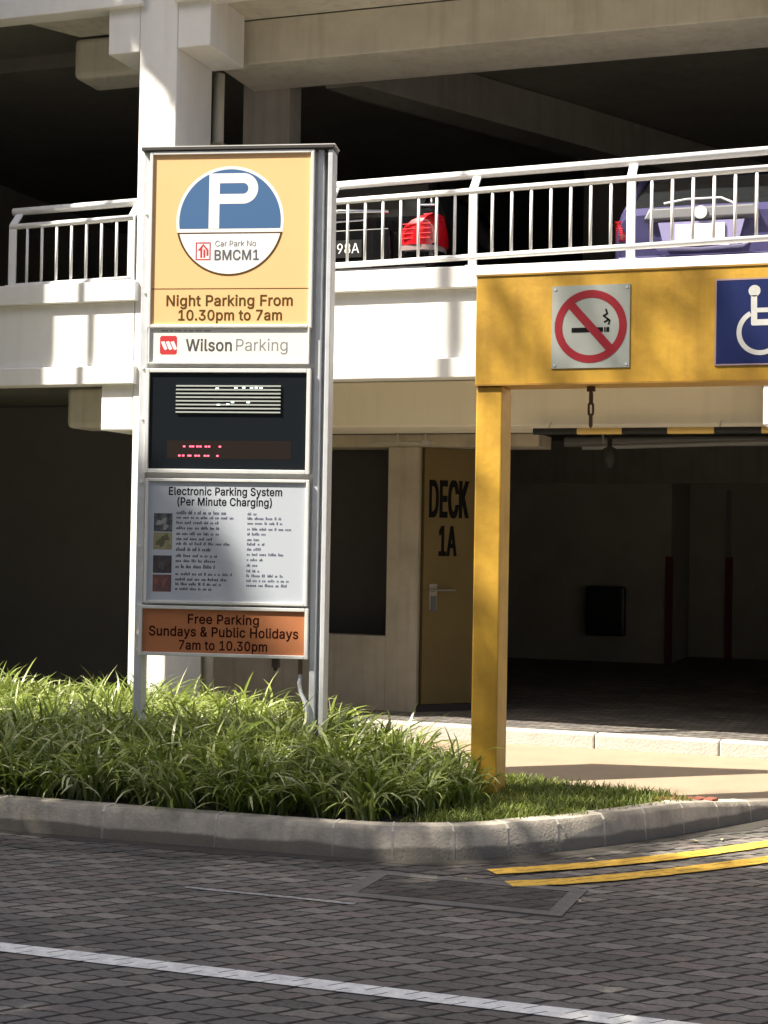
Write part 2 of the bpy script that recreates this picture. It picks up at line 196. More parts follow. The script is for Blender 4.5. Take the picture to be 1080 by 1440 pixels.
# letter outlines (advance, closed outlines), bold and regular, thousandths of the type size
GLYPHS = json.loads('''{"B":{" ":[205,[]],"&":[465,[[463,-12,387,82,387,88,415,142,423,178,425,240,333,240,329,186,321,164,309,182,301,188,301,192,293,198,293,202,285,208,285,212,277,218,277,222,269,228,269,232,261,238,261,242,253,248,253,252,245,258,249,268,269,280,305,314,331,354,341,410,337,438,323,470,301,496,283,506,279,512,239,528,181,530,161,528,137,518,121,512,93,490,93,486,77,470,63,438,57,400,61,366,73,332,111,276,69,244,69,240,33,200,21,170,17,142,21,98,39,52,65,24,65,20,101,-4,141,-16,145,-20,187,-24,241,-20,277,-10,315,8,325,18,337,8,355,-18],[265,90,243,74,207,64,167,66,147,74,123,96,115,118,115,144,123,164,127,166,163,204,171,206,187,188,187,184,197,176,197,172,207,164,207,160,217,152,217,148,227,140,227,136,237,128,237,124,247,116,247,112,257,104],[183,334,161,368,153,400,159,422,175,438,197,444,211,442,219,442,229,436,243,420,241,388,219,358,215,358,191,336]]],"(":[290,[[258,555,164,553,116,449,82,317,72,217,78,125,94,49,106,23,122,-29,126,-31,166,-111,260,-113,202,25,192,69,176,117,168,197,178,313,196,385,208,429,232,483]]],")":[290,[[14,555,68,419,96,309,104,227,104,187,96,115,70,21,14,-113,108,-111,152,-27,180,53,196,129,200,229,192,315,158,449,110,553]]],".":[205,[[36,16,42,12,50,-4,66,-12,70,-18,90,-22,120,-18,138,-6,154,16,158,36,154,66,144,82,120,100,100,104,72,100,52,88,36,66,32,46]]],"0":[470,[[239,532,215,532,167,524,153,514,121,500,81,458,51,398,35,334,31,270,35,174,53,104,79,52,121,8,141,0,143,-4,167,-16,215,-22,235,-24,287,-16,301,-6,333,8,373,50,401,108,417,172,421,222,417,336,401,400,373,456,331,500,285,524],[233,442,255,438,267,428,275,426,303,390,315,360,323,318,327,240,323,190,315,150,299,110,291,104,279,86,259,76,257,72,221,68,197,72,175,86,151,118,151,124,139,146,129,196,127,284,139,362,159,404,179,426,191,434,209,440]]],"1":[470,[[407,-17,407,71,293,71,293,525,191,525,153,495,135,485,131,479,127,479,123,473,105,463,101,457,97,457,93,451,75,441,69,435,73,333,93,347,199,423,195,71,59,71,59,-17]]],"3":[470,[[53,526,53,434,261,436,189,360,189,356,165,334,165,330,141,308,139,230,219,230,239,228,269,218,287,206,297,194,311,160,309,118,301,102,283,84,269,76,219,66,169,76,153,84,139,98,131,112,123,148,23,148,35,86,55,46,89,14,129,-8,169,-20,209,-24,271,-20,275,-16,317,-4,353,20,385,56,405,98,409,130,405,190,385,234,351,270,331,280,317,292,253,308,335,394,335,398,363,424,363,428,389,452,389,526]]],"7":[470,[[73,-15,177,-15,407,441,407,525,157,525,45,525,45,435,295,435,297,429]]],"8":[470,[[207,532,177,528,167,522,143,516,107,494,77,462,59,424,53,388,59,336,79,296,111,266,91,256,65,230,55,208,51,206,37,170,35,128,41,88,59,52,91,18,131,-6,173,-20,215,-24,243,-22,279,-20,321,-6,359,16,393,50,411,86,417,120,417,152,415,170,405,200,393,216,391,224,361,256,341,266,373,296,395,344,399,372,395,414,375,462,345,494,309,516,263,530],[135,116,133,150,135,162,145,182,173,206,201,216,235,218,275,208,291,198,307,182,315,166,319,150,319,128,309,100,287,80,255,68,217,66,177,74,155,86],[151,396,165,420,183,434,217,442,235,442,263,436,281,426,299,400,299,354,291,336,269,316,227,306,189,314,171,324,155,346,151,356]]],"9":[470,[[106,-13,182,-17,212,-15,228,13,234,17,250,45,256,49,272,77,278,81,294,109,300,113,336,167,342,183,346,185,352,201,356,203,362,219,366,221,372,237,388,261,402,303,406,355,400,399,382,445,360,471,360,475,320,509,278,527,234,533,218,531,174,527,166,521,132,509,126,501,104,487,70,447,52,403,46,361,52,301,68,259,74,255,88,231,124,201,162,185,210,177,236,181],[200,263,172,279,152,303,148,321,144,325,142,343,144,377,152,399,164,417,182,431,198,439,218,443,250,439,272,431,288,417,300,399,308,377,310,359,308,323,288,285,270,271,238,261]]],"A":[497,[[189,525,-7,-17,97,-17,147,125,289,125,333,125,383,-17,485,-17,485,-11,289,525],[237,395,241,393,269,299,299,221,299,215,241,215,179,215,221,337]]],"B":[473,[[43,525,43,-17,259,-17,305,-13,317,-7,353,1,389,25,417,61,431,95,435,127,431,179,417,213,411,217,401,235,375,259,355,267,355,271,367,271,403,311,413,341,415,381,411,413,397,451,375,475,375,479,337,507,283,523],[141,213,265,213,303,201,323,183,337,157,335,117,331,107,317,93,293,79,281,77,245,73,141,73],[141,301,141,435,247,435,277,431,301,417,315,397,319,365,309,335,295,319,283,311,237,301]]],"C":[527,[[345,522,281,532,253,532,199,524,139,498,129,486,125,486,115,474,111,474,89,454,77,432,53,402,31,336,23,264,31,172,35,168,53,108,89,54,111,34,115,34,125,22,129,22,139,10,201,-16,281,-24,309,-22,349,-12,365,-2,371,-2,413,24,445,56,445,60,463,80,481,118,495,176,439,176,397,176,375,122,345,92,313,76,259,70,227,74,207,86,193,90,173,110,169,110,141,150,125,198,121,266,125,310,139,356,153,374,159,388,175,404,179,404,191,418,223,432,255,438,281,438,309,434,345,416,375,386,397,330,495,330,479,394,461,430,447,446,443,456,413,486,393,496,385,504]]],"D":[519,[[43,-17,229,-17,297,-9,359,15,413,57,417,67,423,71,435,93,449,109,471,175,479,265,471,335,449,401,435,417,415,451,409,455,381,479,369,485,363,493,297,519,243,525,43,525],[141,73,141,435,229,435,273,429,313,413,337,391,343,387,365,353,377,313,381,277,377,197,367,173,365,159,355,141,347,133,345,125,315,99,269,79,215,73]]],"E":[436,[[391,-17,391,73,141,73,141,211,371,211,371,303,141,303,141,435,347,435,389,435,389,525,43,525,43,-17]]],"F":[427,[[43,-17,141,-17,141,203,363,203,363,295,141,295,141,435,253,435,385,435,385,525,43,525]]],"H":[534,[[43,-17,141,-17,141,215,375,215,375,-17,473,-17,473,513,473,525,375,525,375,305,141,305,141,525,43,525]]],"K":[484,[[473,-13,265,285,271,297,327,355,327,359,345,375,345,379,363,395,363,399,381,415,381,419,401,437,401,441,419,457,419,461,437,477,437,481,455,497,455,501,473,517,473,521,355,525,283,449,283,445,259,423,259,419,235,397,235,393,211,371,211,367,189,347,189,343,171,327,171,323,157,311,143,291,141,419,141,525,43,525,43,-17,141,-17,141,165,193,217,201,213,205,203,211,199,229,169,235,165,239,155,245,151,249,141,255,137,259,127,265,123,269,113,275,109,279,99,285,95,293,79,299,75,303,65,309,61,313,51,319,47,323,37,329,33,333,23,339,19,363,-17]]],"M":[645,[[43,525,43,-17,139,-17,139,323,275,-17,355,-15,395,93,419,147,421,159,445,213,447,225,471,279,485,325,487,173,487,-17,585,-17,585,525,463,523,421,409,409,385,407,373,399,359,397,347,385,323,383,311,375,297,373,285,351,235,349,223,337,199,315,131,295,191,287,205,285,217,269,251,267,263,251,297,249,309,237,333,235,345,219,379,217,391,205,415,165,523]]],"N":[540,[[479,-17,479,525,381,525,383,151,379,153,355,199,291,295,289,303,281,311,279,319,267,333,265,341,253,355,251,363,239,377,237,385,225,399,223,407,211,421,209,429,201,437,199,445,187,459,185,467,173,481,149,523,43,525,43,521,43,-17,141,-17,139,361,171,311,173,303,181,295,183,287,187,285,189,277,211,247,213,239,225,225,227,217,305,99,317,75,357,17,373,-13,377,-17]]],"P":[462,[[43,-17,141,-17,141,169,247,169,293,173,347,195,353,203,357,203,363,211,381,223,381,227,405,255,423,309,423,385,405,439,383,465,383,469,375,475,341,503,293,521,255,525,43,525],[141,259,141,435,265,433,287,425,305,413,317,397,325,375,327,335,319,301,299,277,269,263,241,259]]],"S":[464,[[280,528,206,532,174,528,132,514,92,492,76,476,76,472,60,458,40,418,36,360,42,326,44,318,76,274,130,240,142,238,178,222,236,208,288,190,304,176,314,172,326,158,328,132,318,104,302,88,276,74,234,66,172,74,152,84,140,98,136,98,134,106,126,114,118,154,18,154,30,88,50,48,88,12,124,-8,156,-16,168,-22,236,-26,282,-22,324,-6,332,-6,340,2,370,18,394,44,394,48,402,54,420,94,424,124,422,178,408,210,366,254,350,260,348,264,328,272,318,280,266,298,242,302,184,322,176,322,172,328,144,344,134,358,132,382,134,394,138,396,142,408,172,432,198,440,262,438,292,424,310,406,324,360,420,360,412,416,390,462,360,492,322,514]]],"W":[703,[[692,525,588,523,498,171,494,145,490,149,394,525,292,525,194,145,96,525,-6,525,26,405,142,-17,244,-17,342,353,442,-17,544,-17]]],"a":[406,[[353,-18,353,272,351,294,339,328,321,354,295,376,245,396,187,402,125,392,93,378,69,362,43,334,19,284,15,282,107,254,133,292,151,304,165,308,199,314,233,306,253,284,257,250,231,242,177,238,121,228,89,214,71,210,47,194,27,170,17,144,13,116,17,68,33,34,59,6,83,-10,131,-24,165,-26,223,-16,259,8,263,16,265,12,259,-18],[261,164,259,132,251,104,225,76,199,64,157,64,135,68,123,78,115,82,109,112,113,124,137,142,179,152,209,154]]],"b":[441,[[36,525,36,-17,128,-17,128,15,132,15,162,-11,194,-23,238,-25,282,-19,318,1,324,1,362,37,362,41,386,77,402,125,406,165,402,251,386,299,364,331,362,339,324,375,306,381,282,395,244,401,194,399,164,389,134,363,130,363,124,353,130,525],[248,67,206,65,194,67,170,79,154,95,150,107,146,109,132,153,130,201,132,227,136,233,140,257,152,279,172,299,194,309,226,313,250,309,270,299,290,277,300,257,308,227,310,165,300,121,286,95,268,77]]],"c":[413,[[265,395,221,401,191,401,151,395,105,373,67,341,39,297,21,237,17,197,21,139,39,79,67,35,87,21,95,11,99,11,107,1,113,1,151,-19,215,-25,269,-17,317,7,355,45,371,77,371,83,387,111,387,115,371,119,293,137,277,97,261,83,261,79,237,67,193,65,177,67,175,71,155,79,137,99,127,121,123,123,113,175,115,223,119,229,123,253,127,255,131,267,159,299,179,309,201,313,237,309,261,297,275,283,293,243,385,265,385,271,355,331,315,371]]],"d":[441,[[389,525,295,525,297,361,261,389,231,399,181,401,143,395,101,375,77,351,73,351,57,331,55,323,37,297,23,251,17,179,23,125,31,107,31,99,39,75,63,41,65,33,69,33,101,1,107,1,143,-19,155,-21,187,-25,231,-23,263,-11,293,15,295,-17,389,-17],[177,67,157,77,137,97,131,113,123,123,119,147,115,153,113,177,115,225,119,231,123,255,135,279,155,299,175,309,199,313,229,309,253,299,273,279,285,257,295,201,293,153,279,111,275,109,271,97,251,77,231,67,219,65]]],"e":[421,[[149,395,103,373,77,347,73,347,39,297,23,249,17,177,23,125,41,73,47,69,67,35,87,21,95,11,99,11,107,1,127,-5,153,-19,165,-21,203,-25,253,-23,291,-11,323,5,353,33,371,59,387,103,323,119,297,125,277,89,269,81,249,69,219,63,191,65,159,75,139,93,131,109,125,113,119,137,115,141,115,151,387,151,385,243,373,289,355,325,341,339,341,343,305,375,271,391,217,401],[115,237,123,263,135,281,155,299,175,309,199,313,231,311,253,301,269,285,283,261,291,231]]],"g":[442,[[389,396,299,396,299,360,263,388,235,398,189,402,147,396,103,376,65,342,55,322,39,302,23,254,17,200,23,130,39,82,63,46,87,24,91,24,103,12,145,-6,207,-12,231,-10,257,-2,299,30,289,-40,269,-64,239,-76,201,-80,159,-72,135,-56,107,-20,25,-64,71,-124,125,-156,165,-166,219,-168,257,-164,287,-156,335,-132,365,-100,383,-62,389,-18],[177,310,219,312,231,310,255,298,273,280,293,232,295,182,293,158,285,128,273,106,255,88,229,80,197,76,175,80,153,90,137,106,133,118,129,120,115,158,113,204,123,256,137,280,157,300]]],"h":[427,[[36,525,36,-17,130,-17,130,227,140,275,154,293,188,311,232,309,258,295,274,271,276,261,278,179,278,-17,374,-17,374,253,370,291,358,327,348,343,328,367,324,367,306,383,270,397,244,401,214,401,180,395,142,377,130,365,130,525]]],"i":[184,[[36,-17,130,-17,130,395,36,395],[28,459,42,441,60,429,106,429,126,441,140,461,144,487,138,507,128,523,108,537,90,541,60,537,44,527,28,507,24,489]]],"k":[398,[[36,525,36,-17,130,-17,130,137,150,155,286,-17,398,-13,348,51,348,55,340,61,340,65,320,87,308,107,300,113,300,117,286,131,286,135,222,217,252,245,252,249,282,277,282,281,312,309,312,313,342,341,342,345,372,373,372,377,386,391,276,395,130,247,130,525]]],"l":[206,[[36,525,36,77,42,41,60,7,68,5,94,-13,132,-19,164,-19,196,-11,200,-11,200,-1,184,73,158,69,136,71,130,99,130,525]]],"m":[627,[[574,-17,574,265,570,299,556,339,532,369,502,389,462,401,430,403,372,391,360,379,326,357,320,347,312,353,298,375,262,397,214,403,174,395,162,391,130,365,128,395,36,395,36,-17,130,-17,130,43,132,263,144,287,162,303,196,313,218,311,232,305,246,293,254,281,256,269,256,-17,352,-17,352,249,360,281,386,307,396,311,442,311,466,295,474,283,478,263,478,-17]]],"n":[427,[[374,-17,374,253,370,291,358,327,340,349,336,359,306,383,282,393,244,401,188,397,142,377,128,363,128,395,36,395,36,105,36,-17,130,-17,130,227,140,275,154,293,188,311,220,311,240,307,262,291,264,283,274,271,278,247,278,-17]]],"o":[432,[[151,-19,199,-25,253,-21,309,1,351,39,375,75,393,129,397,167,393,247,375,301,351,337,335,353,331,353,311,373,263,395,223,401,161,397,105,373,87,355,73,347,55,323,53,315,39,297,23,249,17,177,23,127,39,79,73,29,87,21,107,1,113,1],[177,67,147,87,123,123,113,175,115,223,119,229,123,253,127,255,131,267,159,299,179,309,201,313,235,309,257,299,279,277,293,249,301,209,299,151,293,127,279,99,261,83,261,79,237,67]]],"p":[441,[[36,-160,130,-160,128,16,132,16,158,-8,174,-16,206,-24,246,-24,280,-20,324,2,364,40,386,78,402,126,406,212,402,252,386,300,356,344,322,376,278,396,236,402,190,398,162,388,132,362,128,362,128,396,36,396],[248,310,268,300,288,280,302,252,310,212,308,150,302,126,288,98,270,82,270,78,250,68,226,64,194,68,172,78,152,98,144,118,140,120,130,176,132,226,140,258,144,260,152,280,170,298,194,310,206,312]]],"r":[276,[[36,-17,130,-17,132,259,144,281,156,293,180,305,218,309,260,303,260,401,232,401,198,401,174,397,140,381,126,365,124,375,128,395,36,395]]],"s":[382,[[226,399,146,399,108,387,78,369,48,339,34,311,30,267,36,231,62,193,72,189,96,169,144,153,228,133,250,113,248,89,234,75,212,65,192,63,154,65,132,75,120,87,104,125,14,107,28,59,48,27,74,3,94,-5,104,-13,136,-21,194,-25,230,-21,264,-11,300,9,326,35,344,71,348,113,342,149,318,185,280,211,234,227,174,239,134,257,128,263,126,281,130,293,140,303,156,311,178,315,214,313,232,303,244,289,258,257,348,277,314,349,292,371,274,379,272,383]]],"t":[244,[[229,-13,233,-7,215,73,163,67,147,75,143,89,143,309,221,309,221,395,143,395,143,487,69,487,47,487,47,395,-11,395,-11,309,47,309,47,91,55,45,81,7,103,-3,119,-15,161,-21,195,-21]]],"u":[427,[[36,396,36,126,40,88,52,54,74,20,102,-2,134,-16,172,-22,230,-16,262,2,268,2,268,6,280,16,280,-18,374,-18,374,274,374,396,278,396,276,124,264,98,242,76,202,66,170,72,148,88,146,96,136,108,130,144,130,396]]],"y":[406,[[26,-152,78,-162,98,-162,142,-154,182,-126,196,-110,224,-58,254,28,262,42,270,70,278,84,286,112,294,126,302,154,310,168,324,212,332,226,340,254,394,390,394,396,292,396,208,160,196,120,192,122,178,172,174,176,142,272,122,320,98,394,-6,394,144,0,136,-28,116,-64,102,-72,48,-66]]]},"R":{" ":[188,[]],"8":[453,[[244,515,192,513,146,499,118,481,90,451,74,417,72,403,70,373,76,339,92,307,118,281,150,267,150,263,118,253,110,245,102,243,82,223,64,195,58,171,54,167,52,145,56,95,72,63,102,31,116,25,134,11,178,-3,210,-5,236,-7,276,-3,300,7,314,9,340,27,348,29,378,61,396,97,400,123,398,165,388,195,376,211,374,219,350,243,318,261,302,265,302,269,334,281,358,305,378,349,382,373,378,417,360,453,336,479,306,499,272,511],[334,113,324,91,308,77,308,73,300,71,286,59,258,51,236,49,194,51,166,59,152,71,144,73,144,77,128,91,116,125,116,153,120,169,130,191,152,213,172,225,196,233,216,235,256,233,288,221,322,191,334,165],[312,413,318,391,316,349,298,317,274,299,236,291,216,291,178,299,154,317,140,339,132,375,136,401,154,433,176,449,218,459,234,459,270,451,290,441,304,427]]],"9":[453,[[130,0,200,0,204,4,208,14,214,18,234,52,240,56,260,90,266,94,286,128,292,132,316,168,366,260,370,262,384,302,388,328,384,396,368,436,340,472,318,486,312,494,264,512,218,516,180,510,170,504,142,494,116,472,112,472,84,436,74,406,68,398,64,362,68,304,80,280,82,268,94,256,104,238,144,210,174,198,196,196,230,196,258,202,274,214,276,210],[280,256,240,244,198,246,166,262,138,294,126,336,128,382,140,412,146,416,152,428,174,446,200,458,254,458,288,440,312,412,324,384,326,370,324,318,304,278]]],"A":[480,[[200,508,16,0,86,0,134,142,278,142,346,140,394,0,462,0,462,6,444,48,440,66,408,146,404,164,400,168,396,186,386,206,382,224,372,244,368,262,364,266,360,284,350,304,278,506],[240,454,264,368,324,198,238,198,154,200,160,210,182,280,186,284,236,452]]],"C":[510,[[380,487,340,505,280,515,252,515,200,507,150,485,120,457,116,457,100,441,86,415,70,395,48,331,40,263,46,189,68,117,100,67,114,53,140,35,148,25,202,1,260,-7,306,-5,344,5,378,21,402,37,430,63,434,73,448,89,462,119,472,159,422,159,406,157,388,111,356,79,316,59,260,53,220,59,212,65,206,65,194,73,184,75,162,97,158,97,126,141,108,193,102,255,108,315,124,357,124,365,140,385,146,399,162,415,166,415,184,433,198,437,218,449,252,455,280,455,316,449,356,429,390,395,408,347,472,347,464,385,446,423,434,435,430,445,404,471]]],"N":[523,[[60,508,60,0,124,0,124,356,120,428,124,426,138,396,142,394,146,382,150,380,154,368,164,356,198,294,224,258,226,250,238,236,240,228,252,214,254,206,266,192,268,184,298,142,300,134,312,120,314,112,326,98,328,90,340,76,342,68,354,54,356,46,372,26,386,0,462,0,462,6,462,508,398,508,398,156,404,76,360,158,290,264,288,272,276,286,274,294,262,308,236,354,224,368,222,376,210,390,208,398,196,412,194,420,182,434,180,442,168,456,138,508]]],"P":[445,[[60,0,124,0,124,186,246,186,290,190,338,210,368,234,368,238,390,264,406,312,406,382,390,432,364,464,332,488,288,504,252,508,60,508],[124,242,124,452,268,450,300,438,316,424,334,402,342,378,344,334,342,316,334,294,312,266,294,254,260,244]]],"a":[389,[[336,-1,334,289,320,325,294,355,272,367,230,381,180,383,130,375,104,365,84,351,58,325,42,291,92,275,102,275,114,297,150,323,190,331,230,323,240,323,268,297,276,259,274,243,262,233,238,227,122,211,70,189,48,169,34,141,30,115,34,73,48,43,68,21,92,5,122,-5,166,-9,216,1,248,21,274,49,276,-1],[276,189,276,133,272,113,264,93,246,71,216,53,178,45,130,51,112,65,102,71,92,101,94,125,98,127,104,141,138,161,176,169,232,175,260,181]]],"g":[425,[[372,379,312,379,308,321,286,349,282,349,254,373,240,379,228,383,182,383,152,379,110,361,78,331,72,317,54,293,42,251,38,247,34,203,38,135,42,131,54,89,60,85,76,57,106,31,142,13,152,9,206,5,228,7,252,15,282,39,286,39,310,65,310,-17,304,-49,298,-55,280,-77,252,-89,250,-93,216,-97,154,-89,124,-69,102,-41,52,-67,54,-75,82,-111,134,-141,168,-149,240,-149,292,-137,294,-133,322,-119,350,-91,368,-53,372,-17],[240,325,264,313,286,291,302,261,310,231,312,205,310,155,306,139,290,101,266,75,240,63,214,59,180,61,170,65,144,75,122,97,116,113,108,123,98,155,98,229,108,263,112,265,122,289,146,313,170,325,192,329]]],"i":[167,[[53,0,113,0,113,378,53,378],[123,466,123,500,113,514,99,522,67,522,51,510,45,498,41,488,43,468,53,458,53,454,65,446,83,442,101,446]]],"k":[381,[[53,508,53,0,113,0,113,140,153,178,167,164,173,152,189,136,195,124,203,118,209,106,225,90,231,78,247,62,247,58,269,34,269,30,293,0,371,0,307,82,201,218,359,378,283,378,121,212,113,212,113,508]]],"n":[410,[[357,0,357,252,353,288,339,326,333,330,323,348,295,370,267,380,237,384,187,380,151,362,123,332,111,308,111,378,53,378,53,126,53,0,113,0,113,228,117,260,125,284,143,306,181,326,221,328,245,324,275,302,291,274,293,262,295,0]]],"o":[415,[[156,378,116,360,98,342,94,342,78,326,54,288,40,246,34,196,40,130,58,80,78,50,116,16,166,-4,216,-8,258,-2,300,16,322,38,326,38,362,90,376,130,380,166,376,246,358,294,334,330,300,360,248,380,200,384],[172,50,170,54,146,64,134,76,134,80,122,90,106,120,102,144,98,150,96,174,98,224,102,240,108,260,116,270,122,286,146,312,174,326,186,328,214,330,242,326,268,312,294,286,308,258,318,212,318,164,310,124,294,90,268,64,256,60,254,56,242,50,214,46]]],"r":[259,[[53,0,113,0,113,238,117,264,125,284,153,312,183,324,219,326,243,322,243,384,193,382,179,380,149,366,125,342,113,322,111,378,53,378]]]}}''')
# ---------------------------------------------------------------- helpers
class MB:
    def __init__(s): s.v = []; s.f = []; s.mi = []; s.cm = 0
    def add(s, vs, fs):
        o = len(s.v); s.v += [tuple(p) for p in vs]
        for f in fs: s.f.append(tuple(i+o for i in f)); s.mi.append(s.cm)
        return s
    def box(s, x0, x1, y0, y1, z0, z1):
        return s.add([(x0,y0,z0),(x1,y0,z0),(x1,y1,z0),(x0,y1,z0),(x0,y0,z1),(x1,y0,z1),(x1,y1,z1),(x0,y1,z1)],
                     [(0,3,2,1),(4,5,6,7),(0,1,5,4),(1,2,6,5),(2,3,7,6),(3,0,4,7)])
    def prism(s, pts, z0, z1):            # vertical prism, counter-clockwise plan
        n = len(pts)
        return s.add([(x,y,z0) for x,y in pts]+[(x,y,z1) for x,y in pts],
                     [tuple(range(n-1,-1,-1)), tuple(range(n,2*n))]+[(i,(i+1)%n,n+(i+1)%n,n+i) for i in range(n)])
    def tube(s, pts, r, n=10, cap=True):
        pts = [Vector(p) for p in pts]; rs = r if isinstance(r, (list, tuple)) else [r]*len(pts)
        rings = []; up = None
        for i, p in enumerate(pts):
            d = (pts[min(i+1, len(pts)-1)]-pts[max(i-1, 0)]).normalized()
            if up is None: up = d.orthogonal().normalized()
            a = (up-d*up.dot(d)).normalized(); up = a; b = d.cross(a)
            rings.append([p+(a*math.cos(2*math.pi*k/n)+b*math.sin(2*math.pi*k/n))*rs[i] for k in range(n)])
        fs = [(i*n+k, i*n+(k+1)%n, (i+1)*n+(k+1)%n, (i+1)*n+k) for i in range(len(pts)-1) for k in range(n)]
        if cap: fs += [tuple(range(n-1,-1,-1)), tuple((len(pts)-1)*n+k for k in range(n))]
        return s.add([v for r_ in rings for v in r_], fs)
    def loft(s, rings, cap=True):
        n = len(rings[0]); fs = [(i*n+k, i*n+(k+1)%n, (i+1)*n+(k+1)%n, (i+1)*n+k) for i in range(len(rings)-1) for k in range(n)]
        if cap: fs += [tuple(range(n-1,-1,-1)), tuple((len(rings)-1)*n+k for k in range(n))]
        return s.add([v for r_ in rings for v in r_], fs)
    def disc(s, fr, cu, cv, r, d, n=48, a0=0, a1=2*math.pi, ry=None):
        ry = ry or r
        return s.poly(fr, [(cu+r*math.cos(a0+(a1-a0)*k/n), cv+ry*math.sin(a0+(a1-a0)*k/n)) for k in range(n + (0 if abs(a1-a0-2*math.pi) < 1e-6 else 1))], d)
    def poly(s, fr, pts, d):               # flat polygon on a frame, d proud of it
        return s.add([fr(u, v, d) for u, v in pts], [tuple(range(len(pts)))])
    def ring(s, fr, cu, cv, r0, r1, d, n=56, a0=0, a1=2*math.pi):
        vs = []
        for k in range(n+1):
            a = a0+(a1-a0)*k/n
            vs += [fr(cu+r0*math.cos(a), cv+r0*math.sin(a), d), fr(cu+r1*math.cos(a), cv+r1*math.sin(a), d)]
        return s.add(vs, [(2*k, 2*k+1, 2*k+3, 2*k+2) for k in range(n)])
    def stroke(s, fr, pts, w, d):          # poly-line of constant width on a frame
        for i in range(len(pts)-1):
            a, b = Vector(pts[i]), Vector(pts[i+1]); t = (b-a).normalized(); p = Vector((-t.y, t.x))*w/2
            e = t*(w*.35 if len(pts) > 2 else 0)
            s.poly(fr, [a-e-p, b+e-p, b+e+p, a-e+p], d+i*.00012)
        return s
    def text(s, fr, txt, wt, cu, cv, cap, d, width=None, italic=0, align='c'):
        vs, fs = text_mesh(txt, wt)
        x0 = min(v[0] for v in vs); x1 = max(v[0] for v in vs); k = cap/CAP[wt]; kx = k if width is None else width/(x1-x0)
        off = {'c': -(x0+x1)/2*kx, 'l': -x0*kx, 'r': -x1*kx}[align]
        return s.add([fr(cu+off+v[0]*kx+v[1]*k*italic, cv+v[1]*k, d+v[2]) for v in vs], fs)
    def build(s, name, mats, parent=None, smooth=False, bevel=0, seg=2, world=False, auto=None):
        me = bpy.data.meshes.new(name); me.from_pydata(s.v, [], s.f)
        if not isinstance(mats, (list, tuple)): mats = [mats]
        for x in mats: me.materials.append(x)
        me.polygons.foreach_set('material_index', s.mi)
        if smooth: me.polygons.foreach_set('use_smooth', [True]*len(s.f))
        me.update()
        o = bpy.data.objects.new(name, me); C.objects.link(o)
        if parent is not None:
            o.parent = parent
            if world:
                o.matrix_parent_inverse = (Matrix.Translation(parent.location) @ parent.rotation_euler.to_matrix().to_4x4()).inverted()
        if bevel:
            b = o.modifiers.new('bevel', 'BEVEL'); b.width = bevel; b.segments = seg; b.limit_method = 'ANGLE'; b.angle_limit = R(35)
        if auto is not None:
            bm = bmesh.new(); bm.from_mesh(me); bmesh.ops.recalc_face_normals(bm, faces=bm.faces)
            for e in bm.edges:
                if len(e.link_faces) == 2 and e.calc_face_angle(0) > R(auto): e.smooth = False
            for f in bm.faces: f.smooth = True
            bm.to_mesh(me); bm.free()
        return o

_tc = {}
CAP = {w: max(GLYPHS[w]['P'][1][0][1::2])/1000 for w in 'BR'}
def _area(l): return sum(l[k][0]*l[(k+1) % len(l)][1]-l[(k+1) % len(l)][0]*l[k][1] for k in range(len(l)))/2
def _in(p, l):
    c = False; j = len(l)-1
    for i in range(len(l)):
        if (l[i][1] > p[1]) != (l[j][1] > p[1]) and p[0] < (l[j][0]-l[i][0])*(p[1]-l[i][1])/(l[j][1]-l[i][1])+l[i][0]: c = not c
        j = i
    return c
def _fill(loops):
    cu = bpy.data.curves.new('outline', 'CURVE'); cu.dimensions = '2D'; cu.fill_mode = 'BOTH'
    for lp in loops:
        sp = cu.splines.new('POLY'); n = len(lp); sp.points.add(n-1); sp.use_cyclic_u = True
        for i in range(n): sp.points[i].co = (lp[i][0], lp[i][1], 0, 1)
    o = bpy.data.objects.new('outline', cu); C.objects.link(o)
    dg = bpy.context.evaluated_depsgraph_get(); dg.update()
    me = bpy.data.meshes.new_from_object(o.evaluated_get(dg))
    out = ([(v.co.x, v.co.y) for v in me.vertices], [tuple(p.vertices) for p in me.polygons])
    bpy.data.objects.remove(o); bpy.data.curves.remove(cu); bpy.data.meshes.remove(me); return out
_gc = {}
def glyph(ch, wt):
    if (ch, wt) in _gc: return _gc[(ch, wt)]
    loops = [[(l[2*i]/1000, l[2*i+1]/1000) for i in range(len(l)//2)] for l in GLYPHS[wt][ch][1]]
    vs = []; fs = []
    if loops:
        sg = 1 if _area(max(loops, key=lambda l: abs(_area(l)))) > 0 else -1
        outer = [l for l in loops if _area(l)*sg > 0]; holes = [l for l in loops if _area(l)*sg <= 0]
        for k, ol in enumerate(outer):         # strokes of a letter that overlap get their own layer
            v, f = _fill([ol]+[h for h in holes if _in(h[0], ol)]); o = len(vs)
            vs += [(a, b, k*.0016) for a, b in v]; fs += [tuple(i+o for i in q) for q in f]
    _gc[(ch, wt)] = (vs, fs); return vs, fs
def text_mesh(txt, wt):
    x = 0; vs = []; fs = []
    for ch in txt:
        v, f = glyph(ch, wt); o = len(vs)
        vs += [(a+x, b, c) for a, b, c in v]; fs += [tuple(i+o for i in q) for q in f]; x += GLYPHS[wt][ch][0]/1000
    return vs, fs

def frame(origin, ux, uz, k=1):
    o, a, b = Vector(origin), Vector(ux).normalized(), Vector(uz).normalized(); nrm = a.cross(b)
    return lambda u, v, d=0: tuple(o+a*u+b*v+nrm*d*k)

